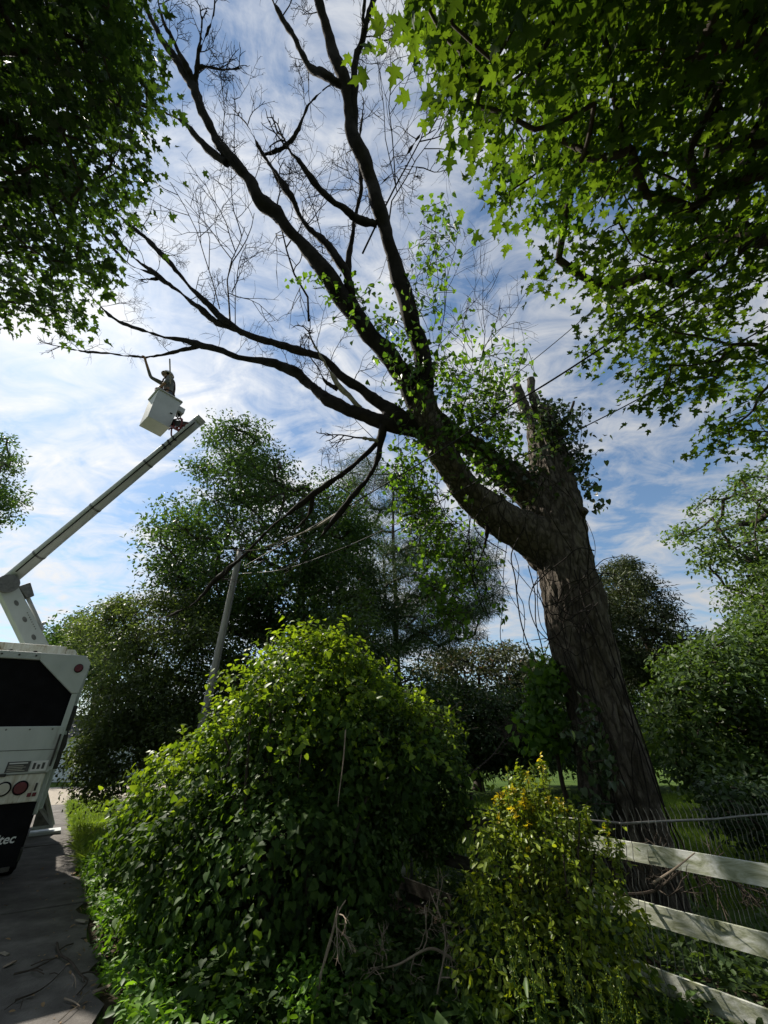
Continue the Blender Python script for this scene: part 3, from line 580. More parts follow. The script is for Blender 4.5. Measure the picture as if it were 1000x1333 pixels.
climber('hanging_vine', 'yellow-green leafy vine hanging in a long curtain below the leaning limb', [
    (530, 620, 8.2, 30, 40, 90), (545, 660, 8.2, 36, 44, 130), (570, 700, 8.1, 40, 44, 130), (600, 730, 8.0, 34, 30, 70), (555, 740, 8.0, 30, 26, 30), (575, 775, 8.0, 22, 26, 40), (590, 800, 7.9, 26, 24, 50), (605, 825, 7.9, 12, 10, 10), (560, 775, 8.0, 26, 34, 26), (655, 790, 7.9, 10, 20, 8), (610, 760, 8.0, 34, 28, 30)],
    T_HEART, 0.105, 'vine', tuple(TB+np.array([-1.2, -0.5, 0])), 32, 300, 2.8)
climber('stub_ivy', 'dark ivy covering the sawn-off top of the dying tree, a spray trailing right', [
    (715, 545, 9.4, 44, 24, 120), (730, 575, 9.3, 40, 44, 150), (740, 610, 9.0, 30, 40, 100), (712, 590, 9.2, 20, 60, 60), (755, 605, 8.9, 16, 30, 34), (768, 635, 8.7, 14, 20, 22), (780, 660, 8.6, 12, 8, 9), (700, 640, 8.6, 40, 40, 90), (670, 610, 9.0, 40, 30, 70), (704, 520, 9.8, 20, 12, 14), (660, 620, 8.7, 40, 34, 60)],
    T_HEART, 0.115, 'ivy', tuple(TB+np.array([0.3, -0.7, 0])), 33, 300, 2.0)
climber('trunk_ivy', 'few glossy ivy leaves clinging to the lit side of the lower trunk', [
    (765, 935, 5.75, 16, 26, 26), (775, 965, 5.65, 20, 24, 34), (782, 1000, 5.5, 20, 22, 30), (795, 1020, 5.4, 16, 14, 14), (745, 955, 5.8, 10, 14, 10), (790, 985, 5.5, 10, 14, 10), (770, 1045, 5.3, 24, 20, 40), (760, 1070, 5.2, 26, 20, 50)],
    T_HEART, 0.10, 'ivy', tuple(TB+np.array([-0.7, -0.5, 0])), 34, 300, 2.6)

# ================================================================== bucket truck (local frame: x to its right, y forwards, rear right corner at 0,0)
TRK = empty('bucket_truck', (-4.74, 6.7, 0.045), 'white tree-service bucket truck parked on the drive with its boom raised', 'truck', rz=math.radians(36))
TRK.rotation_euler = (0, math.radians(-2.2), math.radians(36)); TM = basis(TRK)   # stands tilted a little on its outriggers
def tw2(x, y, z): return np.array(TM @ Vector((x, y, z)))
W = 2.4
body = bbox_obj('chip_box', (-W, 0.0, 0.10, 4.1, 0.98, 3.0), M['truck_white'], TRK, w=0.02)
for k in range(5):
    y0 = 0.5+k*0.78; bbox_obj('side_rib', (0.0, 0.045, y0, y0+0.09, 1.0, 2.96), M['truck_white'], body, w=0.008)
bbox_obj('top_rail', (-W+0.62, -0.62, -0.03, 0.10, 2.955, 3.06), M['truck_white'], TRK)
gus = [(-0.64, 3.055), (-0.06, 3.055), (0.035, 2.95), (0.005, 2.50), (-0.085, 2.50), (-0.62, 2.95)]
prism('corner_gusset', gus, -0.05, 0.10, M['truck_white'], TRK)
prism('corner_gusset', [(-W-x, z) for x, z in gus], -0.05, 0.10, M['truck_white'], TRK)
bbox_obj('corner_post', (-0.075, 0.0, -0.04, 0.10, 1.50, 2.50), M['truck_white'], TRK)
bbox_obj('corner_post', (-W, -W+0.075, -0.04, 0.10, 1.50, 2.50), M['truck_white'], TRK)
bbox_obj('rear_shade_panel', (-W+0.07, -0.07, 0.03, 0.09, 2.04, 3.0), M['rubber'], TRK, w=0.004)  # black panel painted in for the dark inside of the open box
tg = bbox_obj('tailgate', (-W+0.03, -0.03, -0.055, 0.06, 1.475, 2.055), M['truck_white'], TRK, w=0.015)
bbox_obj('sticker', (-0.52, -0.27, -0.062, -0.0565, 1.50, 1.625), M['sticker'], tg, w=0.0)
bbox_obj('sticker_stripe', (-0.50, -0.30, -0.066, -0.0625, 1.598, 1.612), M['print_white'], tg, w=0.0)
for k in range(4): bbox_obj('sticker_line', (-0.50, -0.31-0.03*(k % 2), -0.066, -0.0625, 1.515+0.019*k, 1.521+0.019*k), M['clear_lens'], tg, w=0.0)
bbox_obj('sticker', (-0.255, -0.075, -0.062, -0.0565, 1.50, 1.625), M['print_white'], tg, w=0.0)
for k in range(3): bbox_obj('sticker_line', (-0.235+0.05*k, -0.205+0.05*k, -0.066, -0.0625, 1.525, 1.60-0.02*(k % 2)), M['sticker'], tg, w=0.0)
bar = bbox_obj('lamp_bar', (-W+0.06, -0.06, -0.035, 0.08, 1.145, 1.47), M['truck_dirty'], TRK, w=0.012)
def disc(name, x, z, r, y0, y1, mat, parent, sides=28, sx=1.0):
    a = np.linspace(0, 2*np.pi, sides, endpoint=False); prism(name, [(x+r*sx*math.cos(t), z+r*math.sin(t)) for t in a], y0, y1, mat, parent, w=0.004)
for sgn in (0, 1):
    fx = (lambda x: x) if sgn == 0 else (lambda x: -W-x)
    for x, lm in ((-0.285, 'red_lens'), (-0.465, 'clear_lens')):
        disc('lamp_ring', fx(x), 1.315, 0.084, -0.055, -0.034, M['rubber'], bar); disc('tail_lamp', fx(x), 1.315, 0.067, -0.072, -0.054, M[lm], bar)
    for dx in (0.0, 0.055): bbox_obj('reflector', (fx(-0.165+dx)-0.022, fx(-0.165+dx)+0.022, -0.048, -0.036, 1.205, 1.25), M['red_lens'], bar, w=0.006)
    bbox_obj('rust_latch', (fx(-0.12)-0.012, fx(-0.12)+0.012, -0.05, -0.036, 1.27, 1.36), M['steel_dark'], bar, w=0.003)
    disc('marker_ring', fx(-0.10), 2.86, 0.066, -0.064, -0.049, M['rubber'], TRK, sx=0.9); disc('marker_lamp', fx(-0.10), 2.86, 0.056, -0.08, -0.063, M['red_lens'], TRK, sx=0.9)
flap = bbox_obj('mud_apron', (-W+0.05, -0.05, -0.01, 0.03, 0.46, 1.14), M['rubber'], TRK, w=0.006)
bbox_obj('apron_weight', (-W+0.10, -0.10, -0.025, 0.035, 0.42, 0.47), M['steel_dark'], TRK, w=0.006)
bbox_obj('bumper_step', (-0.13, -0.02, 0.05, 0.28, 0.5, 0.62), M['steel_dark'], TRK)
fc = bpy.data.curves.new('lettering', 'FONT'); fc.body = 'Altec'; fc.size = 0.135; fc.align_x = 'RIGHT'; fc.extrude = 0.002; fc.shear = 0.15; fc.offset = 0.002
fo = bpy.data.objects.new('lettering_tmp', fc); COL.objects.link(fo)
bpy.context.view_layer.update()
me = bpy.data.meshes.new_from_object(fo.evaluated_get(bpy.context.evaluated_depsgraph_get())); bpy.data.objects.remove(fo)
me.materials.clear(); lt = link_mesh('lettering', me, M['print_white'], flap, False)
lt.location = (-0.145, -0.0135, 0.715); lt.rotation_euler = (math.pi/2, 0, 0)
# beam and pin rack above the box, hooks and latches on the right side
rk = bbox_obj('roof_rack', (-W+0.05, -0.36, 0.45, 0.55, 3.02, 3.26), M['truck_dirty'], TRK)
prism('rack_end', [(-0.36, 3.02), (-0.08, 3.02), (-0.24, 3.22), (-0.36, 3.22)], 0.46, 0.54, M['truck_dirty'], TRK)
for k in range(5): disc('rack_hole', -0.75-0.3*k, 3.12, 0.035, 0.437, 0.449, M['rubber'], rk, 14)
for z0, z1, y in ((2.0, 2.35, 0.25), (1.5, 1.95, 0.3)): bbox_obj('side_latch', (0.0, 0.06, y, y+0.05, z0, z1), M['steel_dark'], TRK, w=0.01)
g = Geo(); q, rr = smooth_line(np.array([(0.03, 0.12, 2.02), (0.05, 0.10, 1.9), (0.06, 0.08, 1.78), (0.02, 0.05, 1.72), (0.0, 0.06, 1.8)]), np.full(5, 0.012), 5); g.add(*tube(q, rr, 6)); g.build('tie_chain', M['steel_dark'], TRK, False)
for k in range(9): disc('rivet', -0.16-0.26*k, 2.015, 0.012, -0.066, -0.054, M['galv'], tg, 10)
for x in (-0.55, -1.2, -1.85): bbox_obj('hinge', (x-0.06, x+0.06, -0.075, -0.036, 1.455, 1.492), M['steel_dark'], tg, w=0.006)
for k in range(7): disc('bolt', -0.68-0.2*k, 3.01, 0.014, -0.045, -0.029, M['steel_dark'], TRK, 8)
bbox_obj('tailgate_seam', (-W+0.05, -0.05, -0.0585, -0.0552, 1.755, 1.762), M['steel_dark'], tg, w=0.0)
bbox_obj('grab_bar', (-0.055, -0.03, -0.085, -0.06, 1.55, 1.95), M['steel_dark'], tg, w=0.006)
# chassis, wheels, cab
bbox_obj('chassis', (-1.65, -0.75, 0.15, 8.4, 0.62, 0.92), M['steel_dark'], TRK)
bbox_obj('side_cabinet', (-0.5, -0.02, 4.2, 5.9, 0.75, 1.9), M['truck_white'], TRK); bbox_obj('side_cabinet', (-W+0.02, -W+0.5, 4.2, 5.9, 0.75, 1.9), M['truck_white'], TRK)
def wheel(x, y, parent, wd=0.28):
    wz = 0.5-0.045-0.0384*x
    a = np.linspace(0, 2*np.pi, 32, endpoint=False); prof = [(0.30, -0.5), (0.44, -0.5), (0.49, -0.36), (0.50, 0), (0.49, 0.36), (0.44, 0.5), (0.30, 0.5)]
    V = [(x+o*wd, y+rad*math.cos(t), wz+rad*math.sin(t)) for rad, o in prof for t in a]; n = 32
    F = np.array([[i*n+j, i*n+(j+1) % n, (i+1)*n+(j+1) % n, (i+1)*n+j] for i in range(len(prof)-1) for j in range(n)])
    w = link_mesh('wheel', np_mesh('wheel', np.array(V), F), M['rubber'], parent, False, True)
    V = [(x+o*wd, y+rad*math.cos(t), wz+rad*math.sin(t)) for rad, o in ((0.0, -0.2), (0.10, -0.2), (0.20, 0.05), (0.31, -0.42), (0.31, 0.42), (0.20, 0.3), (0.10, 0.45), (0.0, 0.45)) for t in a]
    F = np.array([[i*n+j, i*n+(j+1) % n, (i+1)*n+(j+1) % n, (i+1)*n+j] for i in range(7) for j in range(n)]); link_mesh('rim', np_mesh('rim', np.array(V), F), M['rim'], w, False)
for x in (-0.17, -0.48, -W+0.17, -W+0.48): wheel(x, 2.6, TRK)
for x in (-0.2, -W+0.2): wheel(x, 7.6, TRK)
cabp = [(6.2, 0.95), (8.9, 0.95), (8.9, 1.55), (8.55, 1.75), (7.75, 1.85), (7.3, 2.65), (6.2, 2.75)]
V = [(x, y, z) for x in (-W+0.12, -0.12) for y, z in cabp]; n = len(cabp)
F = [list(range(n)), list(range(2*n-1, n-1, -1))] + [[i, (i+1) % n, n+(i+1) % n, n+i] for i in range(n)]
cab = link_mesh('cab', bevel_mesh(V, F, 0.04, 2), M['truck_white'], TRK, False)
for x0, x1 in ((-0.125, -0.112), (-W+0.112, -W+0.125)):
    V = [(x, y, z) for x in (x0, x1) for y, z in ((6.35, 1.85), (7.6, 1.85), (7.25, 2.5), (6.35, 2.55))]
    link_mesh('side_window', bevel_mesh(V, [[0, 1, 2, 3], [7, 6, 5, 4], [0, 4, 5, 1], [1, 5, 6, 2], [2, 6, 7, 3], [3, 7, 4, 0]], 0), M['glass'], cab, False)
bbox_obj('door_handle', (-0.118, -0.085, 6.5, 6.68, 1.62, 1.66), M['steel_dark'], cab, w=0.006)
# outrigger with its foot plate
org = Geo()
for (a, b, w) in (((-0.02, 6.5, 0.95), (0.42, 6.58, 0.12), 0.05), ((-0.02, 6.75, 0.95), (0.42, 6.66, 0.12), 0.05), ((-0.05, 6.62, 0.62), (0.42, 6.62, 0.12), 0.05), ((0.02, 6.62, 0.1), (0.44, 6.62, 0.1), 0.04)):
    q, rr = smooth_line(np.array([a, b]), [w, w], 2); org.add(*tube(q, rr, 6))
ogo = org.build('outrigger', M['truck_white'], TRK, False)
V = [(x, y, z) for y in (6.60, 6.64) for x, z in ((-0.02, 0.9), (0.40, 0.12), (0.02, 0.12))]
link_mesh('gusset_plate', bevel_mesh(V, [[0, 1, 2], [5, 4, 3], [0, 3, 4, 1], [1, 4, 5, 2], [2, 5, 3, 0]], 0), M['galv'], ogo, False)
bbox_obj('foot_plate', (0.0, 0.62, 6.35, 6.9, -0.03, 0.03), M['truck_white'], ogo)
# turret and booms
PIV = P(57, 862, 9.7); ELB = P(6, 762, 9.5); TIP = np.array([-5.18, 7.80, 9.62])
tur = Geo(); tl = tw2(-1.2, 5.0, 2.0); q = np.array([[tl[0], tl[1], 0.9], [tl[0], tl[1], 2.2], [PIV[0], PIV[1], 3.2], [PIV[0], PIV[1], PIV[2]+0.1]]); tur.add(*tube(q, np.array([0.42, 0.40, 0.22, 0.15]), 16)); tur.build('turret', M['truck_white'], TRK)
def beam(name, a, b, h0, h1, wd, mat, parent, side=None, w=0.02):
    d = unit(b-a); s = unit(np.cross(d, np.array([0, 0, 1.0]))) if side is None else unit(side-d*np.dot(side, d)); u = np.cross(s, d)
    V = [p+s*sx*wd+u*su*h for p, h in ((a, h0), (b, h1)) for sx in (-0.5, 0.5) for su in (-0.5, 0.5)]
    F = [[0, 1, 3, 2], [4, 6, 7, 5], [0, 4, 5, 1], [2, 3, 7, 6], [0, 2, 6, 4], [1, 5, 7, 3]]
    return link_mesh(name, bevel_mesh(np.array(V), F, w), mat, parent, True), d, s, u
low, d, s, u = beam('lower_boom', PIV, ELB, 0.42, 0.36, 0.28, M['truck_white'], TRK)
if np.dot(s, -PIV) < 0: s = -s
LB = np.linalg.norm(ELB-PIV)
a = np.linspace(0, 2*np.pi, 18, endpoint=False)
for t in (0.12, 0.32, 0.55, 0.76):
    c = PIV+d*LB*t+s*0.141; ring = [c+d*0.075*math.cos(x)+u*0.04*math.sin(x)+s*k for k in (-0.002, 0.006) for x in a]
    link_mesh('lightening_hole', np_mesh('hole', np.array(ring), [np.array([[i, (i+1) % 18, 18+(i+1) % 18, 18+i] for i in range(18)]), np.array([list(range(18, 36))])]), M['galv'], low)
g = Geo()
for k in range(8):
    c = PIV+d*LB*(0.40+0.03*k)+s*0.142+u*0.10; g.add(*tube(np.array([c, c+s*0.012]), 0.012, 6))
g.build('rivets', M['galv'], low)
g = Geo(); g.add(*tube(np.array([ELB-s*0.30, ELB+s*0.26]), 0.22, 20)); g.build('elbow_pin', M['galv'], TRK)
cb = PIV+d*LB*0.86+u*0.30
beam('elbow_bracket', cb-d*0.20, cb+d*0.16, 0.16, 0.26, 0.30, M['galv'], TRK)
g = Geo(); g.add(*tube(np.array([PIV+d*LB*0.35+u*0.26, PIV+d*LB*0.92+u*0.30]), 0.045, 10)); g.build('lift_cylinder', M['boom'], TRK)
c0 = PIV+d*LB*0.42; beam('cylinder_lug', c0+u*0.2, c0+u*0.40, 0.16, 0.05, 0.05, M['truck_white'], TRK, side=s)
EL2 = ELB - s*0.35
g = Geo(); ub = unit(TIP-EL2); Lu = np.linalg.norm(TIP-EL2)
q = np.array([EL2-ub*0.3, EL2+ub*Lu*0.5, EL2+ub*(Lu-0.02)]); q, rr = smooth_line(q, [0.160, 0.145, 0.130], 10); g.add(*tube(q, rr, 28)); bo = g.build('upper_boom', M['boom'], TRK, smooth=True)
g = Geo(); g.add(*tube(np.array([TIP-ub*0.04, TIP+ub*0.10]), 0.146, 28)); g.build('boom_collar', M['boom'], bo)
g = Geo(); g.add(*tube(np.array([TIP+ub*0.085, TIP+ub*0.112]), 0.118, 28)); g.build('boom_cap', M['rubber'], bo)
c = TIP-ub*1.15; sd = unit(np.cross(ub, np.array([0, 0, 1.0]))); sd = sd if sd[1] < 0 else -sd
dn = unit(np.cross(ub, sd)); dn = dn if dn[1] < 0 else -dn
fv = unit(sd*0.6+dn*0.4)
for k in range(3):
    cc = c+ub*0.17*k; g = Geo(); t = np.linspace(0, 1, 5); g.add(*tube(cc+fv*0.128+np.outer(t-0.5, np.cross(ub, fv))*0.16+ub*np.sin(t*5+k)[:, None]*0.02, 0.03, 5)); g.build('boom_marking', M['sticker'], bo)
g = Geo()
for off in (0.10, 0.14):
    tt = np.linspace(0.1, 0.985, 14)[:, None]; q = EL2+ub*Lu*tt+fv*(np.interp(tt, [0, 1], [0.165, 0.135]))+dn*off*0.4+np.array([0, 0, -0.02])*np.abs(np.sin(tt*14)); g.add(*tube(q, 0.011, 5))
g.build('boom_hose', M['rubber'], bo)
for f_ in (0.18, 0.45, 0.72):
    g = Geo(); c_ = EL2+ub*Lu*f_; rr_ = float(np.interp(f_, [0, 1], [0.168, 0.138])); g.add(*tube(np.array([c_, c_+ub*0.05]), rr_, 28)); g.build('boom_strap', M['galv'], bo)
# bucket
BC = np.array([-6.50, 7.98]); BA = math.radians(50); BZ = 9.56; bh = 1.05
def bl(x, y, z): return np.array([BC[0]+x*math.cos(BA)-y*math.sin(BA), BC[1]+x*math.sin(BA)+y*math.cos(BA), BZ+z])
def frustum(h0, h1, z0, z1): return [bl(sx*h, sy*h, z) for h, z in ((h0, z0), (h1, z1)) for sx, sy in ((-1, -1), (1, -1), (1, 1), (-1, 1))]
V = frustum(0.295, 0.325, 0.0, bh) + frustum(0.300, 0.275, bh, 0.05)
F = [[3, 2, 1, 0]] + [[i, (i+1) % 4, 4+(i+1) % 4, 4+i] for i in range(4)] + [[4+i, 4+(i+1) % 4, 8+(i+1) % 4, 8+i] for i in range(4)] + [[8+i, 8+(i+1) % 4, 12+(i+1) % 4, 12+i] for i in range(4)] + [[12, 13, 14, 15]]
bk = link_mesh('bucket', bevel_mesh(np.array(V), F, 0.012, 2), M['bucket'], TRK)
rim = Geo()
for i in range(4):
    c = [(-1, -1), (1, -1), (1, 1), (-1, 1)]; a_, b_ = c[i], c[(i+1) % 4]; h = 0.335
    rim.add(*tube(np.array([bl(a_[0]*h, a_[1]*h, bh), bl(b_[0]*h, b_[1]*h, bh)]), 0.03, 8))
rim.build('bucket_rim', M['boom'], bk)
V = frustum(0.27, 0.27, 0.055, 0.235); link_mesh('bucket_step', bevel_mesh(np.array(V), [[3, 2, 1, 0], [4, 5, 6, 7]]+[[i, (i+1) % 4, 4+(i+1) % 4, 4+i] for i in range(4)], 0.008), M['steel_dark'], bk)
# bracket, valve block, red hoses between bucket and boom
mc = bl(0.36, -0.12, 0.55)
beam('bucket_mount', bl(0.33, -0.05, 0.22), bl(0.33, -0.05, 0.86), 0.30, 0.30, 0.07, M['steel_dark'], TRK)
beam('bucket_arm', bl(0.36, -0.05, 0.40), TIP-ub*0.25, 0.16, 0.20, 0.12, M['steel_dark'], TRK)
ctl = bbox_obj('control_box', (-0.10, 0.10, -0.12, 0.12, -0.10, 0.10), M['boom'], TRK, w=0.02); ctl.matrix_parent_inverse = TM.inverted(); ctl.matrix_basis = Matrix.Translation(bl(0.44, -0.05, 0.93)) @ Matrix.Rotation(BA, 4, 'Z')
g = Geo(); r = np.random.default_rng(4)
for k in range(8):
    a_ = bl(0.36, r.uniform(-0.22, 0.1), r.uniform(0.15, 0.6)); b_ = TIP-ub*r.uniform(0.15, 0.6)+sd*0.12; m_ = (a_+b_)/2+r.normal(0, 0.12, 3)-np.array([0, 0, 0.12])
    q, rr = smooth_line(np.array([a_, m_, b_]), np.full(3, 0.022), 6); g.add(*tube(q, rr, 6))
g.build('hydraulic_hoses', M['red_paint'], TRK)
g = Geo()
for k in range(6):
    a_ = bl(0.37, r.uniform(-0.25, 0.15), r.uniform(0.3, 0.9)); q, rr = smooth_line(np.array([a_, a_+r.normal(0, 0.10, 3), a_+r.normal(0, 0.14, 3)]), np.full(3, 0.018), 6); g.add(*tube(q, rr, 6))
g.build('control_cables', M['rubber'], TRK)

# ================================================================== worker in the bucket
FZ = BZ+0.24
fwd = unit(np.array([-0.72, -0.45, 0.0])); rgt = np.array([fwd[1], -fwd[0], 0.0])     # facing left, towards the limb
WX = BC+np.array([0.07, -0.10])
def wp(f, s_, z): return np.array([WX[0], WX[1], FZ]) + fwd*f + rgt*s_ + np.array([0, 0, z])
hand_r = P(189, 466, 11.35) + np.array([0, 0, -0.03])
sh_r = wp(0.16, 0.20, 1.47)     # arm on the camera side
sh_l = wp(0.10, -0.19, 1.47)
el_r = (sh_r+hand_r)/2 + np.array([-0.13, 0.06, -0.15])
av = unit(hand_r-el_r); wr_r = hand_r - av*0.07
el_l = wp(0.12, -0.28, 1.18); wr_l = wp(0.24, -0.12, 1.02); 
nodes = {'pel': (wp(-0.02, 0, 0.95), .155), 'sp1': (wp(0.0, 0, 1.10), .145), 'sp2': (wp(0.06, 0, 1.28), .165), 'chest': (wp(0.11, 0, 1.42), .16), 'neck': (wp(0.15, 0, 1.53), .066), 'head0': (wp(0.18, 0, 1.60), .080), 'head1': (wp(0.20, 0, 1.68), .105), 'head2': (wp(0.20, 0, 1.76), .09),
    'shr': (sh_r, .080), 'elr': (el_r, .052), 'wrr': (wr_r, .034), 'pmr': (hand_r, .040), 'shl': (sh_l, .080), 'ell': (el_l, .052), 'wrl': (wr_l, .034), 'pml': (wr_l+unit(wr_l-el_l)*0.08, .040),
    'hr': (wp(-0.02, 0.10, 0.90), .11), 'knr': (wp(0.04, 0.12, 0.48), .075), 'anr': (wp(-0.03, 0.12, 0.09), .05), 'tor': (wp(0.14, 0.12, 0.045), .045),
    'hl': (wp(-0.02, -0.10, 0.90), .11), 'knl': (wp(0.03, -0.12, 0.48), .075), 'anl': (wp(-0.05, -0.12, 0.09), .05), 'tol': (wp(0.12, -0.12, 0.045), .045)}
edges = [('pel', 'sp1'), ('sp1', 'sp2'), ('sp2', 'chest'), ('chest', 'neck'), ('neck', 'head0'), ('head0', 'head1'), ('head1', 'head2'), ('chest', 'shr'), ('shr', 'elr'), ('elr', 'wrr'), ('wrr', 'pmr'), ('chest', 'shl'), ('shl', 'ell'), ('ell', 'wrl'), ('wrl', 'pml'),
    ('pel', 'hr'), ('hr', 'knr'), ('knr', 'anr'), ('anr', 'tor'), ('pel', 'hl'), ('hl', 'knl'), ('knl', 'anl'), ('anl', 'tol')]
def fingers(base, d, side, curl, tagn):
    prev = tagn
    nrm_ = unit(np.cross(d, side))
    for k, (off, ln) in enumerate(((-0.034, 0.085), (-0.012, 0.098), (0.012, 0.092), (0.033, 0.074))):
        p0 = base+side*off+d*0.035; p1 = p0+d*ln*0.45+nrm_*curl*0.25*ln; p2 = p1+d*ln*0.1+nrm_*curl*ln*0.5
        for j, (p, rad) in enumerate(((p0, .011), (p1, .0095), (p2, .008))): nodes[f'{tagn}{k}{j}'] = (p, rad)
        edges.extend([(tagn, f'{tagn}{k}0'), (f'{tagn}{k}0', f'{tagn}{k}1'), (f'{tagn}{k}1', f'{tagn}{k}2')])
    p0 = base-side*0.045-d*0.01; p1 = p0-side*0.02+d*0.03+nrm_*curl*0.02; p2 = p1+d*0.02+nrm_*curl*0.03
    for j, (p, rad) in enumerate(((p0, .013), (p1, .011), (p2, .009))): nodes[f'{tagn}t{j}'] = (p, rad)
    edges.extend([(tagn, f'{tagn}t0'), (f'{tagn}t0', f'{tagn}t1'), (f'{tagn}t1', f'{tagn}t2')])
fingers(hand_r, av, unit(np.cross(av, np.array([0.3, 0.9, 0.1]))), 1.0, 'pmr')
dl = unit(wr_l-el_l); fingers(nodes['pml'][0], dl, unit(np.cross(dl, np.array([0, 0, 1.0]))), 0.8, 'pml')
WK = empty('person', wp(0, 0, 0), 'person in grey shirt, helmet and harness standing in the raised bucket reaching for a limb', 'person')
keys = list(nodes); me = bpy.data.meshes.new('person_body'); me.from_pydata([tuple(nodes[k][0]) for k in keys], [(keys.index(a), keys.index(b)) for a, b in edges], [])
bo_ = bpy.data.objects.new('body_tmp', me); COL.objects.link(bo_)
sk = bo_.modifiers.new('skin', 'SKIN'); bo_.modifiers.new('sub', 'SUBSURF').levels = 2
for i, k in enumerate(keys): me.skin_vertices[0].data[i].radius = (nodes[k][1], nodes[k][1])
me.skin_vertices[0].data[keys.index('pel')].use_root = True
bpy.context.view_layer.update()
me2 = bpy.data.meshes.new_from_object(bo_.evaluated_get(bpy.context.evaluated_depsgraph_get())); bpy.data.objects.remove(bo_)
me2.materials.clear()
for m_ in ('shirt', 'trousers', 'skin', 'steel_dark'): me2.materials.append(M[m_])
hd = nodes['head0'][0][2]-0.06
for p in me2.polygons:
    c = np.array(p.center); dz = c[2]-FZ; p.use_smooth = True
    dh = min(np.linalg.norm(c-hand_r), np.linalg.norm(c-nodes['pml'][0]))
    if c[2] > hd and np.linalg.norm(c[:2]-nodes['head1'][0][:2]) < 0.16: p.material_index = 2
    elif dh < 0.30 and np.linalg.norm(c-nodes['chest'][0]) > 0.3: p.material_index = 2
    elif dz < 0.13: p.material_index = 3
    elif dz < 1.0: p.material_index = 1
link_mesh('body', me2, None, WK, True, None)
hc = nodes['head1'][0]
def dome(name, c, r0, z0, flat, mat, parent, brim=0.0):
    V = []; n = 24; m_ = 8
    for i in range(m_):
        t = i/(m_-1)*math.pi/2
        for j in range(n):
            a_ = 2*math.pi*j/n; e_ = 1+brim*(i == 0); V.append(c+fwd*math.cos(a_)*r0*1.12*math.cos(t)*e_+rgt*math.sin(a_)*r0*math.cos(t)*e_+np.array([0, 0, z0+r0*flat*math.sin(t)]))
    F = np.array([[i*n+j, i*n+(j+1) % n, (i+1)*n+(j+1) % n, (i+1)*n+j] for i in range(m_-1) for j in range(n)]); return link_mesh(name, np_mesh(name, np.array(V), F), mat, parent, True, True)
dome('helmet', hc, 0.145, 0.03, 1.0, M['helmet'], WK, 0.12)
g = Geo(); g.add(*box(-1, 1, -1, 1, -1, 1)); 
ft = hc+fwd*0.098
for k in (-1, 1):
    g2 = Geo(); e_ = ft+rgt*0.034*k+np.array([0, 0, 0.012]); g2.add(*tube(np.array([e_-fwd*0.012, e_+fwd*0.006]), 0.011, 10)); g2.build('eye', M['glass'], WK)
    g2 = Geo(); e_ = hc+rgt*0.098*k; g2.add(*tube(np.array([e_-rgt*k*0.01, e_+rgt*k*0.035]), [0.035, 0.03], 14)); g2.build('ear_muff', M['rubber'], WK)
g2 = Geo(); g2.add(*tube(np.array([ft+np.array([0, 0, 0.01]), ft+fwd*0.022+np.array([0, 0, -0.025])]), [0.008, 0.016], 8)); g2.build('nose', M['skin'], WK)
g2 = Geo(); g2.add(*tube(np.array([ft-fwd*0.004-rgt*0.026+np.array([0, 0, -0.055]), ft+fwd*0.004+np.array([0, 0, -0.057]), ft-fwd*0.004+rgt*0.026+np.array([0, 0, -0.055])]), 0.006, 6)); g2.build('mouth', M['red_paint'], WK)
for s0, s1, f1 in ((0.11, 0.12, 0.0), (-0.11, -0.12, 0.0)):
    g2 = Geo(); pts = np.array([wp(0.16, s1, 0.98), wp(0.225, s0, 1.25), wp(0.235, s0*0.9, 1.44), wp(0.15, s0, 1.575), wp(-0.02, s0*0.9, 1.48), wp(-0.11, s0*0.6, 1.25), wp(-0.15, s1, 0.98)]); q, rr = smooth_line(pts, np.full(7, 0.022), 6); g2.add(*tube(q, rr, 6)); g2.build('harness_strap', M['webbing'], WK)
g2 = Geo(); t = np.linspace(0, 2*np.pi, 25); g2.add(*tube(np.array([wp(0.165*math.cos(a_)+0.0, 0.165*math.sin(a_), 1.0) for a_ in t]), 0.028, 6, False)); g2.build('belt', M['webbing'], WK)
# lanyard and a pole saw handle
g2 = Geo(); g2.add(*tube(np.array([P(222, 500, 11.2), P(221, 467, 11.15)]), 0.02, 8)); o = g2.build('saw_pole', M['pale_wood'], None); tag(o, 'thin pale tool pole held upright beside the worker in the bucket', 'pole')

# ================================================================== utility pole and cables
pt = np.array([-3.9, 9.4]); UP = empty('utility_pole', (pt[0], pt[1], 0), 'weathered grey wooden utility pole rising behind the vine-covered bush', 'pole')
zt = float(PY(313, 716, 9.4)[2]); g = Geo(); q = np.array([[pt[0], pt[1], -0.2], [pt[0]+0.01, pt[1], zt*0.5], [pt[0], pt[1], zt]]); q, rr = smooth_line(q, [0.098, 0.084, 0.068], 8); g.add(*tube(q, rr, 16)); g.build('pole_shaft', M['pole'], UP, smooth=True)
g = Geo(); g.add(*tube(np.array([[pt[0]+0.11, pt[1]-0.05, 0], [pt[0]+0.10, pt[1]-0.05, zt-0.3]]), 0.016, 6)); g.build('ground_lead', M['galv'], UP)
g = Geo(); g.add(*tube(np.array([[pt[0]-0.02, pt[1], zt-0.02], [pt[0]-0.06, pt[1]-0.1, zt-0.5]]), 0.03, 8)); g.build('bracket', M['steel_dark'], UP)
def cable(label, pp, rad, mat):
    q, rr = smooth_line(np.array([P(*p) for p in pp]), np.full(len(pp), rad), 8); g = Geo(); g.add(*tube(q, rr, 5)); o = g.build('overhead_cable', M[mat], None, smooth=True); tag(o, label, 'cable')
top = proj(np.array([pt[0], pt[1], zt-0.15])); zc0 = float(top[2])
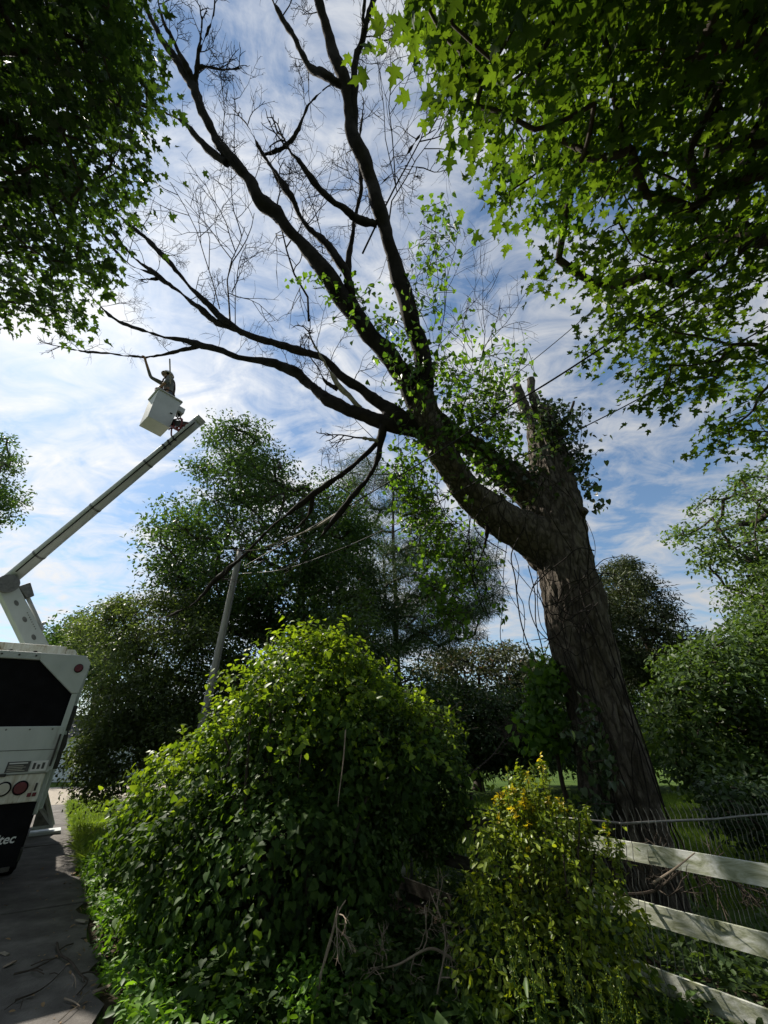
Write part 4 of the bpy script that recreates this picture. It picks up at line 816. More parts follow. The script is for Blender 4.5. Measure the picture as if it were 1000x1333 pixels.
cable('black service cable running from the pole past the sawn-off stem into the maple', [(317, 738, zc0), (400, 690, zc0-1.2), (480, 643, zc0-2.3), (560, 595, zc0-3.2), (640, 543, zc0-4.0), (720, 494, zc0-4.6), (800, 442, zc0-5.0), (900, 376, 4.6), (1000, 303, 3.9), (1120, 215, 3.3)], 0.014, 'wire')
cable('thin cable sagging from the pole across the trunk below the sawn-off top', [(316, 747, zc0), (370, 741, zc0-0.8), (440, 716, zc0-1.6), (520, 680, zc0-2.4), (600, 638, zc0-3.2), (680, 595, zc0-3.9), (760, 556, zc0-4.4), (830, 520, zc0-4.8), (920, 468, 4.8), (1000, 425, 4.2), (1120, 350, 3.5)], 0.009, 'wire')
cable('thin slack cable from the pole running up behind the leaning limb', [(318, 741, zc0), (380, 712, zc0), (450, 668, zc0-0.2), (540, 590, zc0-0.4), (640, 512, zc0-0.6), (720, 448, zc0-0.8), (790, 388, zc0-1.0), (900, 290, zc0-1.4), (1050, 150, zc0-2)], 0.010, 'wire')

# ================================================================== fences
F0 = np.array([2.93, 3.9]); FD = np.array([-0.599, 0.801]); FN = np.array([-0.801, -0.599])   # FN points towards the camera side
def fp(t, off=0.0): return F0+FD*t+FN*off
wf = empty('rail_fence', (*fp(-2.0), 0), 'white three-rail wooden fence gone green with mildew below the dying tree', 'fence')
ts = [-3.95, -1.1, 1.75, 4.6, 7.5]; r = np.random.default_rng(9)
for k, t in enumerate(ts):
    c = fp(t, -0.075); V, F = box(-0.06, 0.06, -0.06, 0.06, -0.1, 1.16); me = bevel_mesh(V, F, 0.012); o = link_mesh('post', me, M['fence'], wf); o.matrix_basis = Matrix.Translation((c[0], c[1], 0)) @ Matrix.Rotation(math.atan2(FD[1], FD[0]), 4, 'Z')
for k in range(len(ts)-1):
    for h in (1.065, 0.652, 0.239):
        a, b = fp(ts[k]+0.004), fp(ts[k+1]-0.004); n = 12; V = []
        for i in range(n+1):
            t = i/n; p = a*(1-t)+b*t; sag = -0.012*math.sin(t*math.pi)*r.uniform(0.8, 1.2)
            for off in (0.0, -0.026):
                for zz in (h-0.14, h): V.append((*(p+FN*off), zz+sag))
        F = []
        for i in range(n):
            b0, b1 = 4*i, 4*i+4
            F += [[b0, b0+1, b1+1, b1], [b0+2, b1+2, b1+3, b0+3], [b0+1, b0+3, b1+3, b1+1], [b0, b1, b1+2, b0+2]]
        F += [[0, 2, 3, 1], [4*n, 4*n+1, 4*n+3, 4*n+2]]
        link_mesh('rail', np_mesh('rail', np.array(V), np.array(F)), M['fence_shaded' if k >= 2 else 'fence'], wf)
def chain_link(label, a, b, h, seed, sag=0.05, spacing=0.09, p0=0.15, lean=(0, 0)):
    r = np.random.default_rng(seed); a, b = np.array(a, float), np.array(b, float); Ln = np.linalg.norm(b-a); d = (b-a)/Ln
    e = empty('chain_link_fence', (*a, 0), label, 'fence'); g = Geo()
    t = np.linspace(0, 1, 12); top = np.column_stack([a[0]+(b-a)[0]*t, a[1]+(b-a)[1]*t, h-sag*np.sin(t*math.pi)+r.normal(0, 0.004, 12)]); g.add(*tube(top, 0.0105, 8)); g.build('top_rail', M['galv'], e, smooth=True)
    for s in np.arange(p0, Ln, 2.3):
        p = a+d*s; g = Geo(); g.add(*tube(np.array([[*p, -0.1], [*p, h+0.02]]), 0.025, 10)); g.build('post', M['galv'], e)
    g = Geo(); nz = int(h/spacing)+1
    for k in range(int(Ln/spacing)):
        s = k*spacing; zz = np.arange(nz+1)*spacing; off = np.where((np.arange(nz+1)) % 2 == 0, -0.16, 0.16)*spacing
        w = 0.02*np.sin(zz*3+k*0.3)+0.012*math.sin(k*0.9)
        p = np.column_stack([a[0]+d[0]*(s+off), a[1]+d[1]*(s+off), zz+0.045+0.01*math.sin(k*0.7)]); p[:, 0] += -d[1]*w; p[:, 1] += d[0]*w
        q, rr = smooth_line(p, np.full(len(p), 0.0034), 2); g.add(*tube(q, rr, 3, False))
    o = g.build('wire_mesh', M['galv'], e); o['kind'] = 'stuff'
chain_link('sagging galvanised chain-link fence in front of the old tree trunk', (2.22, 4.62), (7.0, 6.75), 1.2, 1, 0.04, p0=3.6)
chain_link('rusty chain-link fence running behind the rails beside the big bush', fp(1.2, -0.3), fp(8, -0.3), 1.15, 2, 0.05, p0=3.4)

# ================================================================== vegetation
# ---- vine-covered bush
VB = empty('vine_bush', (-0.9, 6.2, 0), 'large mound of bright leafy vines smothering a bush on the fence line', 'bush')
EL = [((-1.08, 6.2, 1.62), (1.05, 1.0, 1.62)), ((-0.45, 6.25, 1.45), (0.85, 0.9, 1.35)), ((-1.7, 6.7, 1.1), (1.25, 1.15, 1.25)), ((0.25, 6.5, 1.5), (0.78, 0.8, 0.80)), ((-2.75, 7.5, 0.75), (1.15, 1.05, 0.95)), ((-1.15, 5.6, 0.6), (1.1, 0.85, 1.0)), ((-2.0, 6.1, 0.5), (0.95, 0.85, 0.85)), ((0.72, 6.5, 1.35), (0.42, 0.5, 0.45)), ((-3.4, 8.3, 0.5), (0.9, 0.9, 0.75))]
def mound(els, n, r, lo=0.82, hi=1.04, lump=0.16, f=1.3):
    vol = np.array([a[0]*a[1]+a[1]*a[2]+a[0]*a[2] for _, a in els]); k = r.choice(len(els), n, p=vol/vol.sum()); c = np.array([e[0] for e in els])[k]; a = np.array([e[1] for e in els])[k]
    d = unit(r.normal(0, 1, (n, 3))); s = r.uniform(lo, hi, (n, 1)); p = c+a*d*s
    b = np.array([noise.noise(Vector(v)*f)+0.5*noise.noise(Vector(v)*f*2.7) for v in p]); p = p+d*(b*lump)[:, None]
    keep = p[:, 2] > 0.02
    for e, ax in els:
        q = np.linalg.norm((p-np.array(e))/np.array(ax), axis=1); keep &= ~(q < lo-0.12)
    return p[keep], d[keep]
r = np.random.default_rng(51)
p, d = mound(EL, 60000, r, .78, 1.07, .50, 1.9)
nr = d*0.75+r.normal(0, 0.5, p.shape)+np.array([0, 0, 0.55]); tip = r.normal(0, 0.6, p.shape)+d*0.4-np.array([0, 0, 0.8]); R = leaf_rot(nr, tip)
lit_top = (d[:, 2] > 0.25) & (p[:, 2] > 1.2) & (r.random(len(p)) < np.clip((p[:, 2]-1.2)*.45, 0, .65))      # sunlit top painted in: lighter leaves where the mound faces up
foliage('foliage', T_HEART, p[~lit_top], R[~lit_top], 0.063*r.uniform(0.45, 1.6, int((~lit_top).sum())), M['grape'], VB, 300)
foliage('sunlit_top_leaves', T_HEART, p[lit_top], R[lit_top], 0.060*r.uniform(0.45, 1.5, int(lit_top.sum())), M['grape_young_lit'], VB)
p, d = mound(EL, 6000, r, 0.5, 0.8, 0.05); R = rand_rot(len(p), r, 0.3, 1.0); foliage('inner_leaves', T_OVAL, p, R, 0.13*r.uniform(0.7, 1.2, len(p)), M['dark'], VB)  # dark leaves added inside the mound to block light through it
EF = [EL[3], EL[7], ((-0.1, 6.3, 1.95), (0.75, 0.8, 0.75)), ((-0.2, 5.9, 1.0), (0.5, 0.6, 0.6))]
p, d = mound(EF, 12000, r, .86, 1.1, .25, 2.0); foliage('shrub_leaves', T_DIAM, p, rand_rot(len(p), r, .4, .8, d), .06*r.uniform(.6, 1.3, len(p)), M['thicket'], VB)
# climbing shoots standing out of the top, with smaller leaves
sg = Geo(); pos = []; out = []
for k in range(520):
    e, a = EL[r.choice([0, 0, 0, 1, 2, 2, 3, 4])]; dd = unit(np.array([r.normal(0, .6), r.normal(-0.1, .5), abs(r.normal(0.75, .35))])); s0 = np.array(e)+np.array(a)*dd*0.97; Ln = r.uniform(0.08, 0.55); t = np.linspace(0, 1, 5)[:, None]
    pts = s0+dd*Ln*t+np.array([r.normal(0, .12), r.normal(0, .12), -0.12*r.random()])*t**2; sg.add(*tube(pts, np.linspace(0.005, 0.002, 5), 3, False))
    m = 9; tt = r.random((m, 1)); pos.append(s0+dd*Ln*tt+r.normal(0, 0.035, (m, 3))); out.append(np.repeat(dd[None], m, 0))
for k in range(130):             # long arching sprays
    e, a = EL[r.choice([0, 0, 1, 2, 3, 4])]; dd = unit(np.array([r.normal(0, .8), r.normal(-.1, .6), abs(r.normal(.6, .35))])); s0 = np.array(e)+np.array(a)*dd*.95; Ln = r.uniform(.4, .95); t = np.linspace(0, 1, 8)[:, None]
    hz = unit(dd*np.array([1, 1, 0])+r.normal(0, .2, 3)*np.array([1, 1, 0])); pts = s0+dd*Ln*.6*t+hz*Ln*.45*t**1.5-np.array([0, 0, 1])*Ln*.55*t**2.2; sg.add(*tube(pts, np.linspace(.005, .002, 8), 3, False))
    m = int(Ln*26); tt = r.random(m)*7; i = tt.astype(int); f = (tt-i)[:, None]; i = np.minimum(i, 6); pos.append(pts[i]*(1-f)+pts[i+1]*f+r.normal(0, .03, (m, 3))); out.append(np.repeat(hz[None], m, 0))
pos = np.vstack(pos); out = np.vstack(out); o = sg.build('shoots', M['branch'], VB); o['kind'] = 'stuff'
foliage('shoot_leaves', T_HEART, pos, rand_rot(len(pos), r, 0.5, 0.7, out), 0.078*r.uniform(0.5, 1.2, len(pos)), M['grape_young_lit'], VB)
g = Geo()
for k in range(14):
    a = r.uniform(0, 6.28); b0 = np.array([-0.8+0.5*math.cos(a), 6.0+0.4*math.sin(a), 0]); e = np.array([-0.8+1.2*math.cos(a)+r.normal(0, .3), 6.1+0.8*math.sin(a), r.uniform(1.2, 2.6)]); m = (b0+e)/2+r.normal(0, .2, 3); q, rr = smooth_line(np.array([b0, m, e]), [0.03, 0.022, 0.012], 6); g.add(*tube(q, rr, 6, False))
g.build('stems', M['branch'], VB)
# pale dead stems and bare twigs in front of and under the bush
def dead_stem(label, pts, rad, seed, nb=5, mat='twig'):
    r = np.random.default_rng(seed); g = Geo(); pts = np.array(pts); q, rr = smooth_line(pts, np.linspace(rad, rad*0.4, len(pts)), 8); g.add(*tube(q, rr, 6))
    def br(p, dd, L_, rad_, lev):
        n = 4; P_ = [p]
        for i in range(n): dd = unit(dd+r.normal(0, .28, 3)); P_.append(P_[-1]+dd*L_/n)
        g.add(*tube(np.array(P_), np.linspace(rad_, rad_*0.5, n+1), 4, False))
        if lev:
            for k in range(3): j = r.integers(1, n); br(P_[j], unit(dd+r.normal(0, .7, 3)), L_*0.6, rad_*0.65, lev-1)
    for k in range(nb):
        i = r.integers(len(q)//3, len(q)); br(q[i], unit(r.normal(0, 1, 3)+np.array([0, -0.2, 0.3])), r.uniform(0.15, 0.4), rad*0.5, 2)
    o = g.build('dead_branch', M[mat], None); tag(o, label, 'branch'); return o
dead_stem('pale dead stem arching up out of the shade under the bush', [PG(410, 1345), PY(412, 1290, 4.45), PY(428, 1235, 4.5), PY(440, 1190, 4.5), PY(450, 1172, 4.5)], 0.012, 1, 2)
dead_stem('second thin dead stem leaning against the arching pale one', [PG(408, 1340), PY(420, 1260, 4.4), PY(432, 1215, 4.4), PY(440, 1180, 4.45)], 0.008, 2, 1)
dead_stem('dry vine stem hanging down the face of the vine-covered bush', [PY(450, 950, 5.05), PY(447, 990, 4.95), PY(442, 1030, 4.9), PY(440, 1050, 4.85)], 0.009, 3, 0)
dead_stem('forked dry branch lying against the fence beside the yellow shrub', [PY(592, 1250, 4.7), PY(560, 1235, 4.65), PY(520, 1255, 4.6), PY(490, 1262, 4.6)], 0.012, 4, 7)
dead_stem('upright grey dead stalk between the bush and the yellow shrub', [PG(565, 1350), PY(570, 1290, 4.5), PY(580, 1220, 4.6), PY(560, 1160, 4.7)], 0.010, 5, 6)
dead_stem('slanting dead twig crossing the top fence rail', [PY(850, 1150, 4.0), PY(880, 1130, 3.95), PY(905, 1110, 3.95)], 0.009, 6, 0)
dead_stem('tangle of brown twigs piled against the chain-link fence by the trunk', [PY(800, 1165, 4.75), PY(850, 1160, 4.7), PY(900, 1130, 4.75), PY(960, 1150, 4.9)], 0.014, 7, 16, 'branch')
dead_stem('bare brown brush heap beside the lawn behind the bush', [PY(610, 1010, 9), PY(640, 985, 9), PY(660, 960, 9), PY(680, 950, 9)], 0.02, 8, 16, 'branch')

# ---- golden shrub
r = np.random.default_rng(61); GB = empty('golden_shrub', (1.35, 4.35, 0), 'upright small-leaved shrub with yellow tips growing against the fence', 'shrub')
GE = [((1.40, 4.42, 0.78), (0.40, 0.42, 0.62)), ((1.70, 4.40, 0.70), (0.36, 0.36, 0.52)), ((1.16, 4.40, 0.85), (0.30, 0.34, 0.50)), ((0.98, 4.38, 0.50), (0.40, 0.38, 0.55)), ((1.22, 4.2, 0.3), (0.5, 0.42, 0.5))]
p, d = mound(GE, 9000, r, 0.72, 1.10, 0.26, 4.0); foliage('foliage', T_OVAL, p, rand_rot(len(p), r, 0.6, 0.7, d), 0.060*r.uniform(0.6, 1.25, len(p)), M['euon'], GB, 300)
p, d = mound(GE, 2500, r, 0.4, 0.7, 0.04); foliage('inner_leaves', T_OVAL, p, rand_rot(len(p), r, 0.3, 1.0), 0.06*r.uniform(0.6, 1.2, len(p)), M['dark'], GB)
sg = Geo(); lp = []; lo = []; gp = []; go = []
for k in range(170):
    i = r.choice([0, 0, 0, 1, 2, 2, 3, 4]); e, a = GE[i]; dd = unit(np.array([r.normal(0, .55), r.normal(-.2, .5), abs(r.normal(.7, .5))])); s0 = np.array(e)+np.array(a)*dd*0.92; up = unit(dd*0.35+np.array([0, 0, 1.0])); Ln = r.uniform(0.08, 0.26)*(1.7 if s0[2] > 1.3 else 1)
    sg.add(*tube(np.array([s0, s0+up*Ln*0.5, s0+up*Ln]), [0.004, 0.003, 0.002], 4, False)); m = int(Ln*150); tt = r.random((m, 1)); q = s0+up*Ln*tt; ov = unit(r.normal(0, 1, (m, 3))+np.array([0, 0, 0.5])); gold = (tt[:, 0] > 0.62) & (r.random() < 0.34 if s0[2] > 1.1 else r.random() < 0.07)
    lp.append(q[~gold]); lo.append(ov[~gold]); gp.append(q[gold]); go.append(ov[gold])
o = sg.build('shoots', M['branch'], GB); o['kind'] = 'stuff'
lp, lo, gp, go = map(np.vstack, (lp, lo, gp, go))
foliage('shoot_leaves', T_OVAL, lp, leaf_rot(np.array([0, 0, .8])+r.normal(0, .5, lp.shape), lo), 0.05*r.uniform(.6, 1.2, len(lp)), M['euon'], GB)
foliage('golden_tips', T_OVAL, gp, leaf_rot(np.array([0, 0, .8])+r.normal(0, .5, gp.shape), go), 0.046*r.uniform(.6, 1.2, len(gp)), M['gold'], GB)
g = Geo()
for k in range(12):
    a = r.uniform(0, 6.28); b0 = np.array([1.38+.1*math.cos(a), 4.35+.1*math.sin(a), 0]); e = np.array([1.38+.4*math.cos(a), 4.35+.35*math.sin(a), r.uniform(.6, 1.3)]); q, rr = smooth_line(np.array([b0, (b0+e)/2+r.normal(0, .06, 3), e]), [.014, .01, .006], 5); g.add(*tube(q, rr, 5, False))
g.build('stems', M['branch'], GB)

# ---- weeds with seed spikes along the fence foot
def weed(label, base, h, seed, n_sp=5, big=0.09, spikes=True):
    r = np.random.default_rng(seed); e = empty('weed', (base[0], base[1], 0), label, 'weed', ); g = Geo(); sp = []; lf = []
    for k in range(n_sp):
        a = r.uniform(0, 6.28); top = np.array([base[0]+r.normal(0, .12), base[1]+r.normal(0, .10), h*r.uniform(.7, 1.1)]); q, rr = smooth_line(np.array([[base[0]+.03*math.cos(a), base[1]+.03*math.sin(a), 0], [(base[0]+top[0])/2+r.normal(0, .03), (base[1]+top[1])/2, top[2]*.5], top]), [.006, .005, .002], 8); g.add(*tube(q, rr, 4, False))
        i = r.integers(len(q)//2 if spikes else len(q), len(q), 90) if spikes else np.zeros(0, int); sp.append(q[i]+r.normal(0, .008, (len(i), 3)))
        j = r.integers(1, int(len(q)*.7), 7); lf.append(q[j])
    g.build('stems', M['weed'], e); lf = np.vstack(lf); ov = unit(r.normal(0, 1, lf.shape)*np.array([1, 1, .4]))
    foliage('leaf_mass', T_LANCE if spikes else T_OVAL, lf+ov*.01, leaf_rot(np.array([0, 0, 1.0])+r.normal(0, .35, lf.shape), ov-np.array([0, 0, .25])), big*r.uniform(.7, 1.6, len(lf)), M['weed'], e, 60)
    if spikes:
        sp = np.vstack(sp); foliage('seed_spikes', T_DIAM, sp, rand_rot(len(sp), r, .2, 1), .012*r.uniform(.7, 1.3, len(sp)), M['euon'], e)
for k, (x, y, h, lab) in enumerate(((.98, 3.75, .78, 'tall weed with thin seed spikes in front of the yellow shrub'), (1.22, 3.72, .66, 'seeding weed standing in front of the yellow-tipped shrub'), (1.50, 3.70, .55, 'short spiked weed at the foot of the yellow shrub by the rails'), (1.72, 3.75, .45, 'small seeding weed under the bottom fence rail'), (1.36, 3.62, .5, 'narrow spiked weed among the stalks before the yellow shrub'))): weed(lab, (x, y), h, 70+k, 6, .11)
for k, (x, y, h, lab) in enumerate(((.62, 4.15, .42, 'broad-leaved weed in the shade beside the yellow shrub'), (.80, 3.95, .34, 'low broad-leaved weed below the dead stalk'), (.45, 3.9, .30, 'dark broad-leaved weed at the bush foot'))): weed(lab, (x, y), h, 80+k, 4, .17, False)

# ---- low undergrowth (uncountable)
def cover(name, label, poly, n, h, T, size, mat, seed, clump=1.4, up=1.0, cat='ground cover', dens=None):
    r = np.random.default_rng(seed); q = sample_poly(poly, n, r); b = np.array([noise.noise(Vector((x*clump, y*clump, seed)))+.6*noise.noise(Vector((x*clump*3, y*clump*3, seed+7))) for x, y in q])
    z = h*np.clip(.55+b*.9, .05, 1.5)*r.random(len(q))**.7; p = np.column_stack([q, z+.01]); o = foliage(name, T, p, rand_rot(len(p), r, up, .5), size*r.uniform(.5, 1.3, len(p)), M[mat], None); tag(o, label, cat); return o
def along(pts): return pts
nE = lambda a, w: tuple(np.array(E0)+AX*a+nrm2*w)
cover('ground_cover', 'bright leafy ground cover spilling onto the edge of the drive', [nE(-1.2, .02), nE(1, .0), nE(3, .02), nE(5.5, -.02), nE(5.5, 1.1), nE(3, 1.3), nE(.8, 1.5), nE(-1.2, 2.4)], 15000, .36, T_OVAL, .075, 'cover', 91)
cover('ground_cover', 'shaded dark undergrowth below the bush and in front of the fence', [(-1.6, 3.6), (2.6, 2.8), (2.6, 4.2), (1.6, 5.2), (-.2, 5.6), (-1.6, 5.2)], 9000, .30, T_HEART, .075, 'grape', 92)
cover('ground_cover', 'leafy weeds filling the gap between the big bush and the yellow shrub', [(-.3, 4.4), (1.0, 4.6), (1.5, 5.2), (.9, 6.0), (-.3, 6.2)], 6000, .5, T_OVAL, .07, 'thicket', 97)
cover('ground_cover', 'weedy undergrowth between the rails, the chain-link and the trunk', [(2.3, 4.5), (3.6, 2.9), (7.5, 4.2), (7.5, 6.6), (3.2, 6.0), (1.7, 5.6)], 11000, .42, T_OVAL, .085, 'thicket', 93)
cover('ground_cover', 'tangled weeds behind the rails between the bush and the trunk', [(1.4, 5.5), (3.0, 6.2), (2.8, 7.4), (0.8, 8.2), (0.2, 7.8)], 5000, .55, T_OVAL, .08, 'thicket', 94)
cover('grass', 'sunlit grass verge beside the truck and the drive', [nE(5.2, .0), nE(17, .0), nE(17, 1.6), nE(9, 1.4), nE(5.2, 1.2)], 30000, .20, T_NEEDLE, .22, 'grass', 95, .8, .0, 'grass')
def grass(label, poly, n, seed, L_=.16):
    r = np.random.default_rng(seed); q = sample_poly(poly, n, r); p = np.column_stack([q, np.zeros(len(q))]); tip = r.normal(0, .45, p.shape)*np.array([1, 1, 0])+np.array([0, 0, 1.0]); tv = (T_NEEDLE[0]*np.array([2.2, 1, 1]), T_NEEDLE[1])
    o = foliage('grass', tv, p, leaf_rot(r.normal(0, 1, p.shape)*np.array([1, 1, .1]), tip), L_*r.uniform(.5, 1.3, len(p)), M['grass'], None); tag(o, label, 'grass')
grass('mown lawn grass behind the old tree', [(1, 7.5), (9, 6.2), (16, 13), (14, 22), (-1, 20), (-1, 10)], 70000, 96, .13)

# ---- background trees and shrubs
bg = []
tree('broadleaf_tree', 'tall dark green broadleaf tree rising behind the utility pole', 'tree', [(178, 668), (200, 645), (262, 640), (224, 604), (222, 592), (262, 560), (300, 535), (345, 540), (372, 572), (400, 606), (440, 618), (478, 640), (492, 700), (480, 770), (440, 840), (330, 850), (230, 830), (190, 760)], 14, 3.2, 270, 190, 1.0, T_DIAM, .17, 'broad', (-2.6, 14.5, 0), .26, seed=101, r_tip=.022, trunk_top=(-3.6, 14.3, 12))
tree('pine_tree', 'thin open pine with bare lower trunk seen under the leaning limb', 'tree', [(420, 612), (450, 592), (490, 578), (530, 600), (580, 655), (625, 690), (655, 720), (662, 770), (640, 825), (590, 860), (480, 860), (452, 780), (465, 690), (432, 640)], 20, 2.8, 210, 260, 1.0, T_NEEDLE, .40, 'pine', (.75, 20, 0), .17, seed=102, flat=.35, r_tip=.03, trunk_top=(.5, 20, 17), jitter=1.2, up=.3)
tree('privet_thicket', 'wide fine-leaved thicket with arching shoots between truck and pole', 'shrub', [(62, 830), (100, 800), (150, 772), (215, 762), (262, 775), (310, 810), (345, 900), (300, 960), (235, 985), (190, 1010), (130, 1060), (100, 1045), (92, 1000), (100, 940), (112, 880), (90, 850)], 12, 1.6, 340, 180, .62, T_DIAM, .105, 'hedge', (-6.2, 12.4, 0), .12, seed=103, r_tip=.012, top_frac=.6)
tree('small_tree', 'dark shrubby tree filling the gap behind the vine bush', 'tree', [(270, 850), (330, 810), (420, 790), (500, 790), (560, 830), (590, 900), (600, 1000), (520, 1040), (400, 1010), (290, 960)], 12.5, 1.8, 170, 150, .7, T_DIAM, .13, 'dark', (-1.2, 12.6, 0), .16, seed=104, r_tip=.014)
tree('spruce_tree', 'dark dense evergreen tree filling the gap between pine and pole', 'tree', [(400, 690), (430, 640), (455, 650), (490, 720), (515, 800), (530, 860), (520, 940), (400, 940), (385, 800)], 17, 2.2, 190, 130, .8, T_LANCE, .22, 'dark', (-1.6, 17.2, 0), .2, seed=117, trunk_top=(-2.3, 17, 12))
tree('young_tree', 'slender pale-leaved young tree standing beside the pine', 'tree', [(420, 800), (445, 760), (470, 755), (490, 775), (500, 820), (470, 850), (430, 850)], 10, .8, 34, 60, .42, T_OVAL, .11, 'thicket', (-.9, 10.2, 0), .06, seed=105, r_tip=.01)
tree('mimosa_tree', 'dark spreading tree with dusty pink tops at the edge of the lawn', 'tree', [(530, 870), (565, 842), (620, 826), (670, 832), (715, 862), (745, 900), (745, 985), (640, 1000), (545, 985)], 24, 3.0, 150, 150, 1.2, T_DIAM, .24, 'mimosa', (4.8, 24, 0), .25, seed=106, flat=.4)
tree('evergreen_shrub', 'dense dark evergreen shrub below the pink-topped tree', 'shrub', [(520, 900), (600, 880), (700, 900), (760, 930), (760, 1003), (520, 1015)], 21, 2.4, 150, 140, 1.0, T_DIAM, .22, 'dark', (3.5, 21.5, 0), .2, seed=107)
tree('cedar_tree', 'round-topped brownish cedar standing behind the old trunk', 'tree', [(752, 770), (775, 728), (805, 712), (835, 725), (865, 765), (900, 810), (925, 850), (900, 900), (800, 900), (755, 850)], 19, 2.6, 170, 150, .8, T_LANCE, .24, 'cedar', (13.2, 19.4, 0), .25, seed=108, trunk_top=(12.4, 19.2, 9.5))
tree('elm_tree', 'tall light green tree with half-bare spreading branches above the thicket', 'tree', [(842, 705), (880, 672), (905, 640), (950, 605), (1080, 560), (1250, 600), (1250, 860), (1000, 850), (960, 800), (925, 760), (895, 735)], 14, 2.6, 300, 75, .75, T_OVAL, .17, 'light', (16.5, 14.5, 0), .28, seed=109, r_tip=.022, flat=.5, trunk_top=(15.2, 14.2, 10))
tree('thicket_shrub', 'deep green bushy thicket right of the old trunk', 'shrub', [(828, 900), (855, 855), (920, 815), (1000, 790), (1150, 780), (1150, 1070), (1000, 1075), (930, 1060), (890, 1020), (862, 1000), (840, 960)], 10, 1.5, 420, 100, .58, T_OVAL, .13, 'thicket', (9.0, 10.4, 0), .14, seed=110, r_tip=.013)
tree('locust_tree', 'mid green tree filling the right edge between the pale tree and the thicket', 'tree', [(925, 790), (960, 745), (1010, 700), (1100, 680), (1250, 680), (1250, 900), (1000, 900), (940, 860)], 12, 1.8, 170, 90, .62, T_OVAL, .14, 'thicket', (13.2, 12.5, 0), .2, seed=116, r_tip=.015, trunk_top=(13.0, 12.4, 6.5))
tree('understorey_shrub', 'dark low shrub at the lawn edge behind the chain-link', 'shrub', [(880, 1005), (930, 1000), (1000, 1010), (1150, 1000), (1150, 1110), (1000, 1115), (930, 1085)], 7.6, .9, 90, 90, .42, T_OVAL, .10, 'dark', (7.2, 7.8, 0), .06, seed=111, r_tip=.01)
tree('sapling', 'light green sapling with drooping leaves left of the trunk', 'sapling', [(672, 842), (712, 838), (735, 870), (738, 905), (740, 985), (700, 992), (655, 945), (690, 920), (690, 880)], 7.5, .4, 46, 22, .24, T_HEART, .115, 'vine', (2.95, 7.6, 0), .04, seed=112, r_tip=.007, flat=1.0, up=.1, jitter=.8, pieces=300)
tree('roadside_tree', 'distant round green tree beyond the raised boom', 'tree', [(48, 830), (60, 808), (95, 795), (130, 800), (150, 830), (150, 900), (60, 900)], 34, 4, 90, 110, 1.5, T_DIAM, .34, 'broad', (-22, 34, 0), .3, seed=113)
tree('oak_tree', 'tree crown cut off by the picture edge above the boom elbow', 'tree', [(-160, 520), (-20, 548), (28, 560), (48, 600), (40, 650), (28, 695), (-20, 710), (-160, 760)], 27, 4, 120, 110, 1.4, T_DIAM, .32, 'broad', (-31, 27.5, 0), .4, seed=114)
tree('bordering_tree', 'leafy green tree at the far side of the lawn beyond the sapling', 'tree', [(645, 900), (675, 856), (700, 846), (740, 862), (790, 830), (860, 830), (930, 850), (930, 1008), (640, 1008)], 26, 3, 230, 120, 1.3, T_DIAM, .28, 'broad', (12, 26.5, 0), .25, seed=115)
# far-off wood round the horizon
r = np.random.default_rng(131); n = 260; X = np.linspace(-120, 120, n)+r.normal(0, 1.2, n); Yb = 62-0.0020*X**2+r.normal(0, 4, n); H = 4.5+3.5*np.array([noise.noise(Vector((x*.06, 3, 1))) for x in X])+r.normal(0, 1, n)
C = np.vstack([np.column_stack([X+r.normal(0, .8, n), Yb+r.normal(0, 1, n), H*f]) for f in (.12, .35, .6, .85)]); p, d = clump_leaves(C, 75, 2.6, r, .8); p[:, 2] = np.abs(p[:, 2])
o = foliage('far_wood', T_DIAM, p, rand_rot(len(p), r, .6, .8, d), .75*r.uniform(.6, 1.3, len(p)), M['broad'], None); tag(o, 'far-off belt of trees closing the view beyond the lawn', 'woodland')

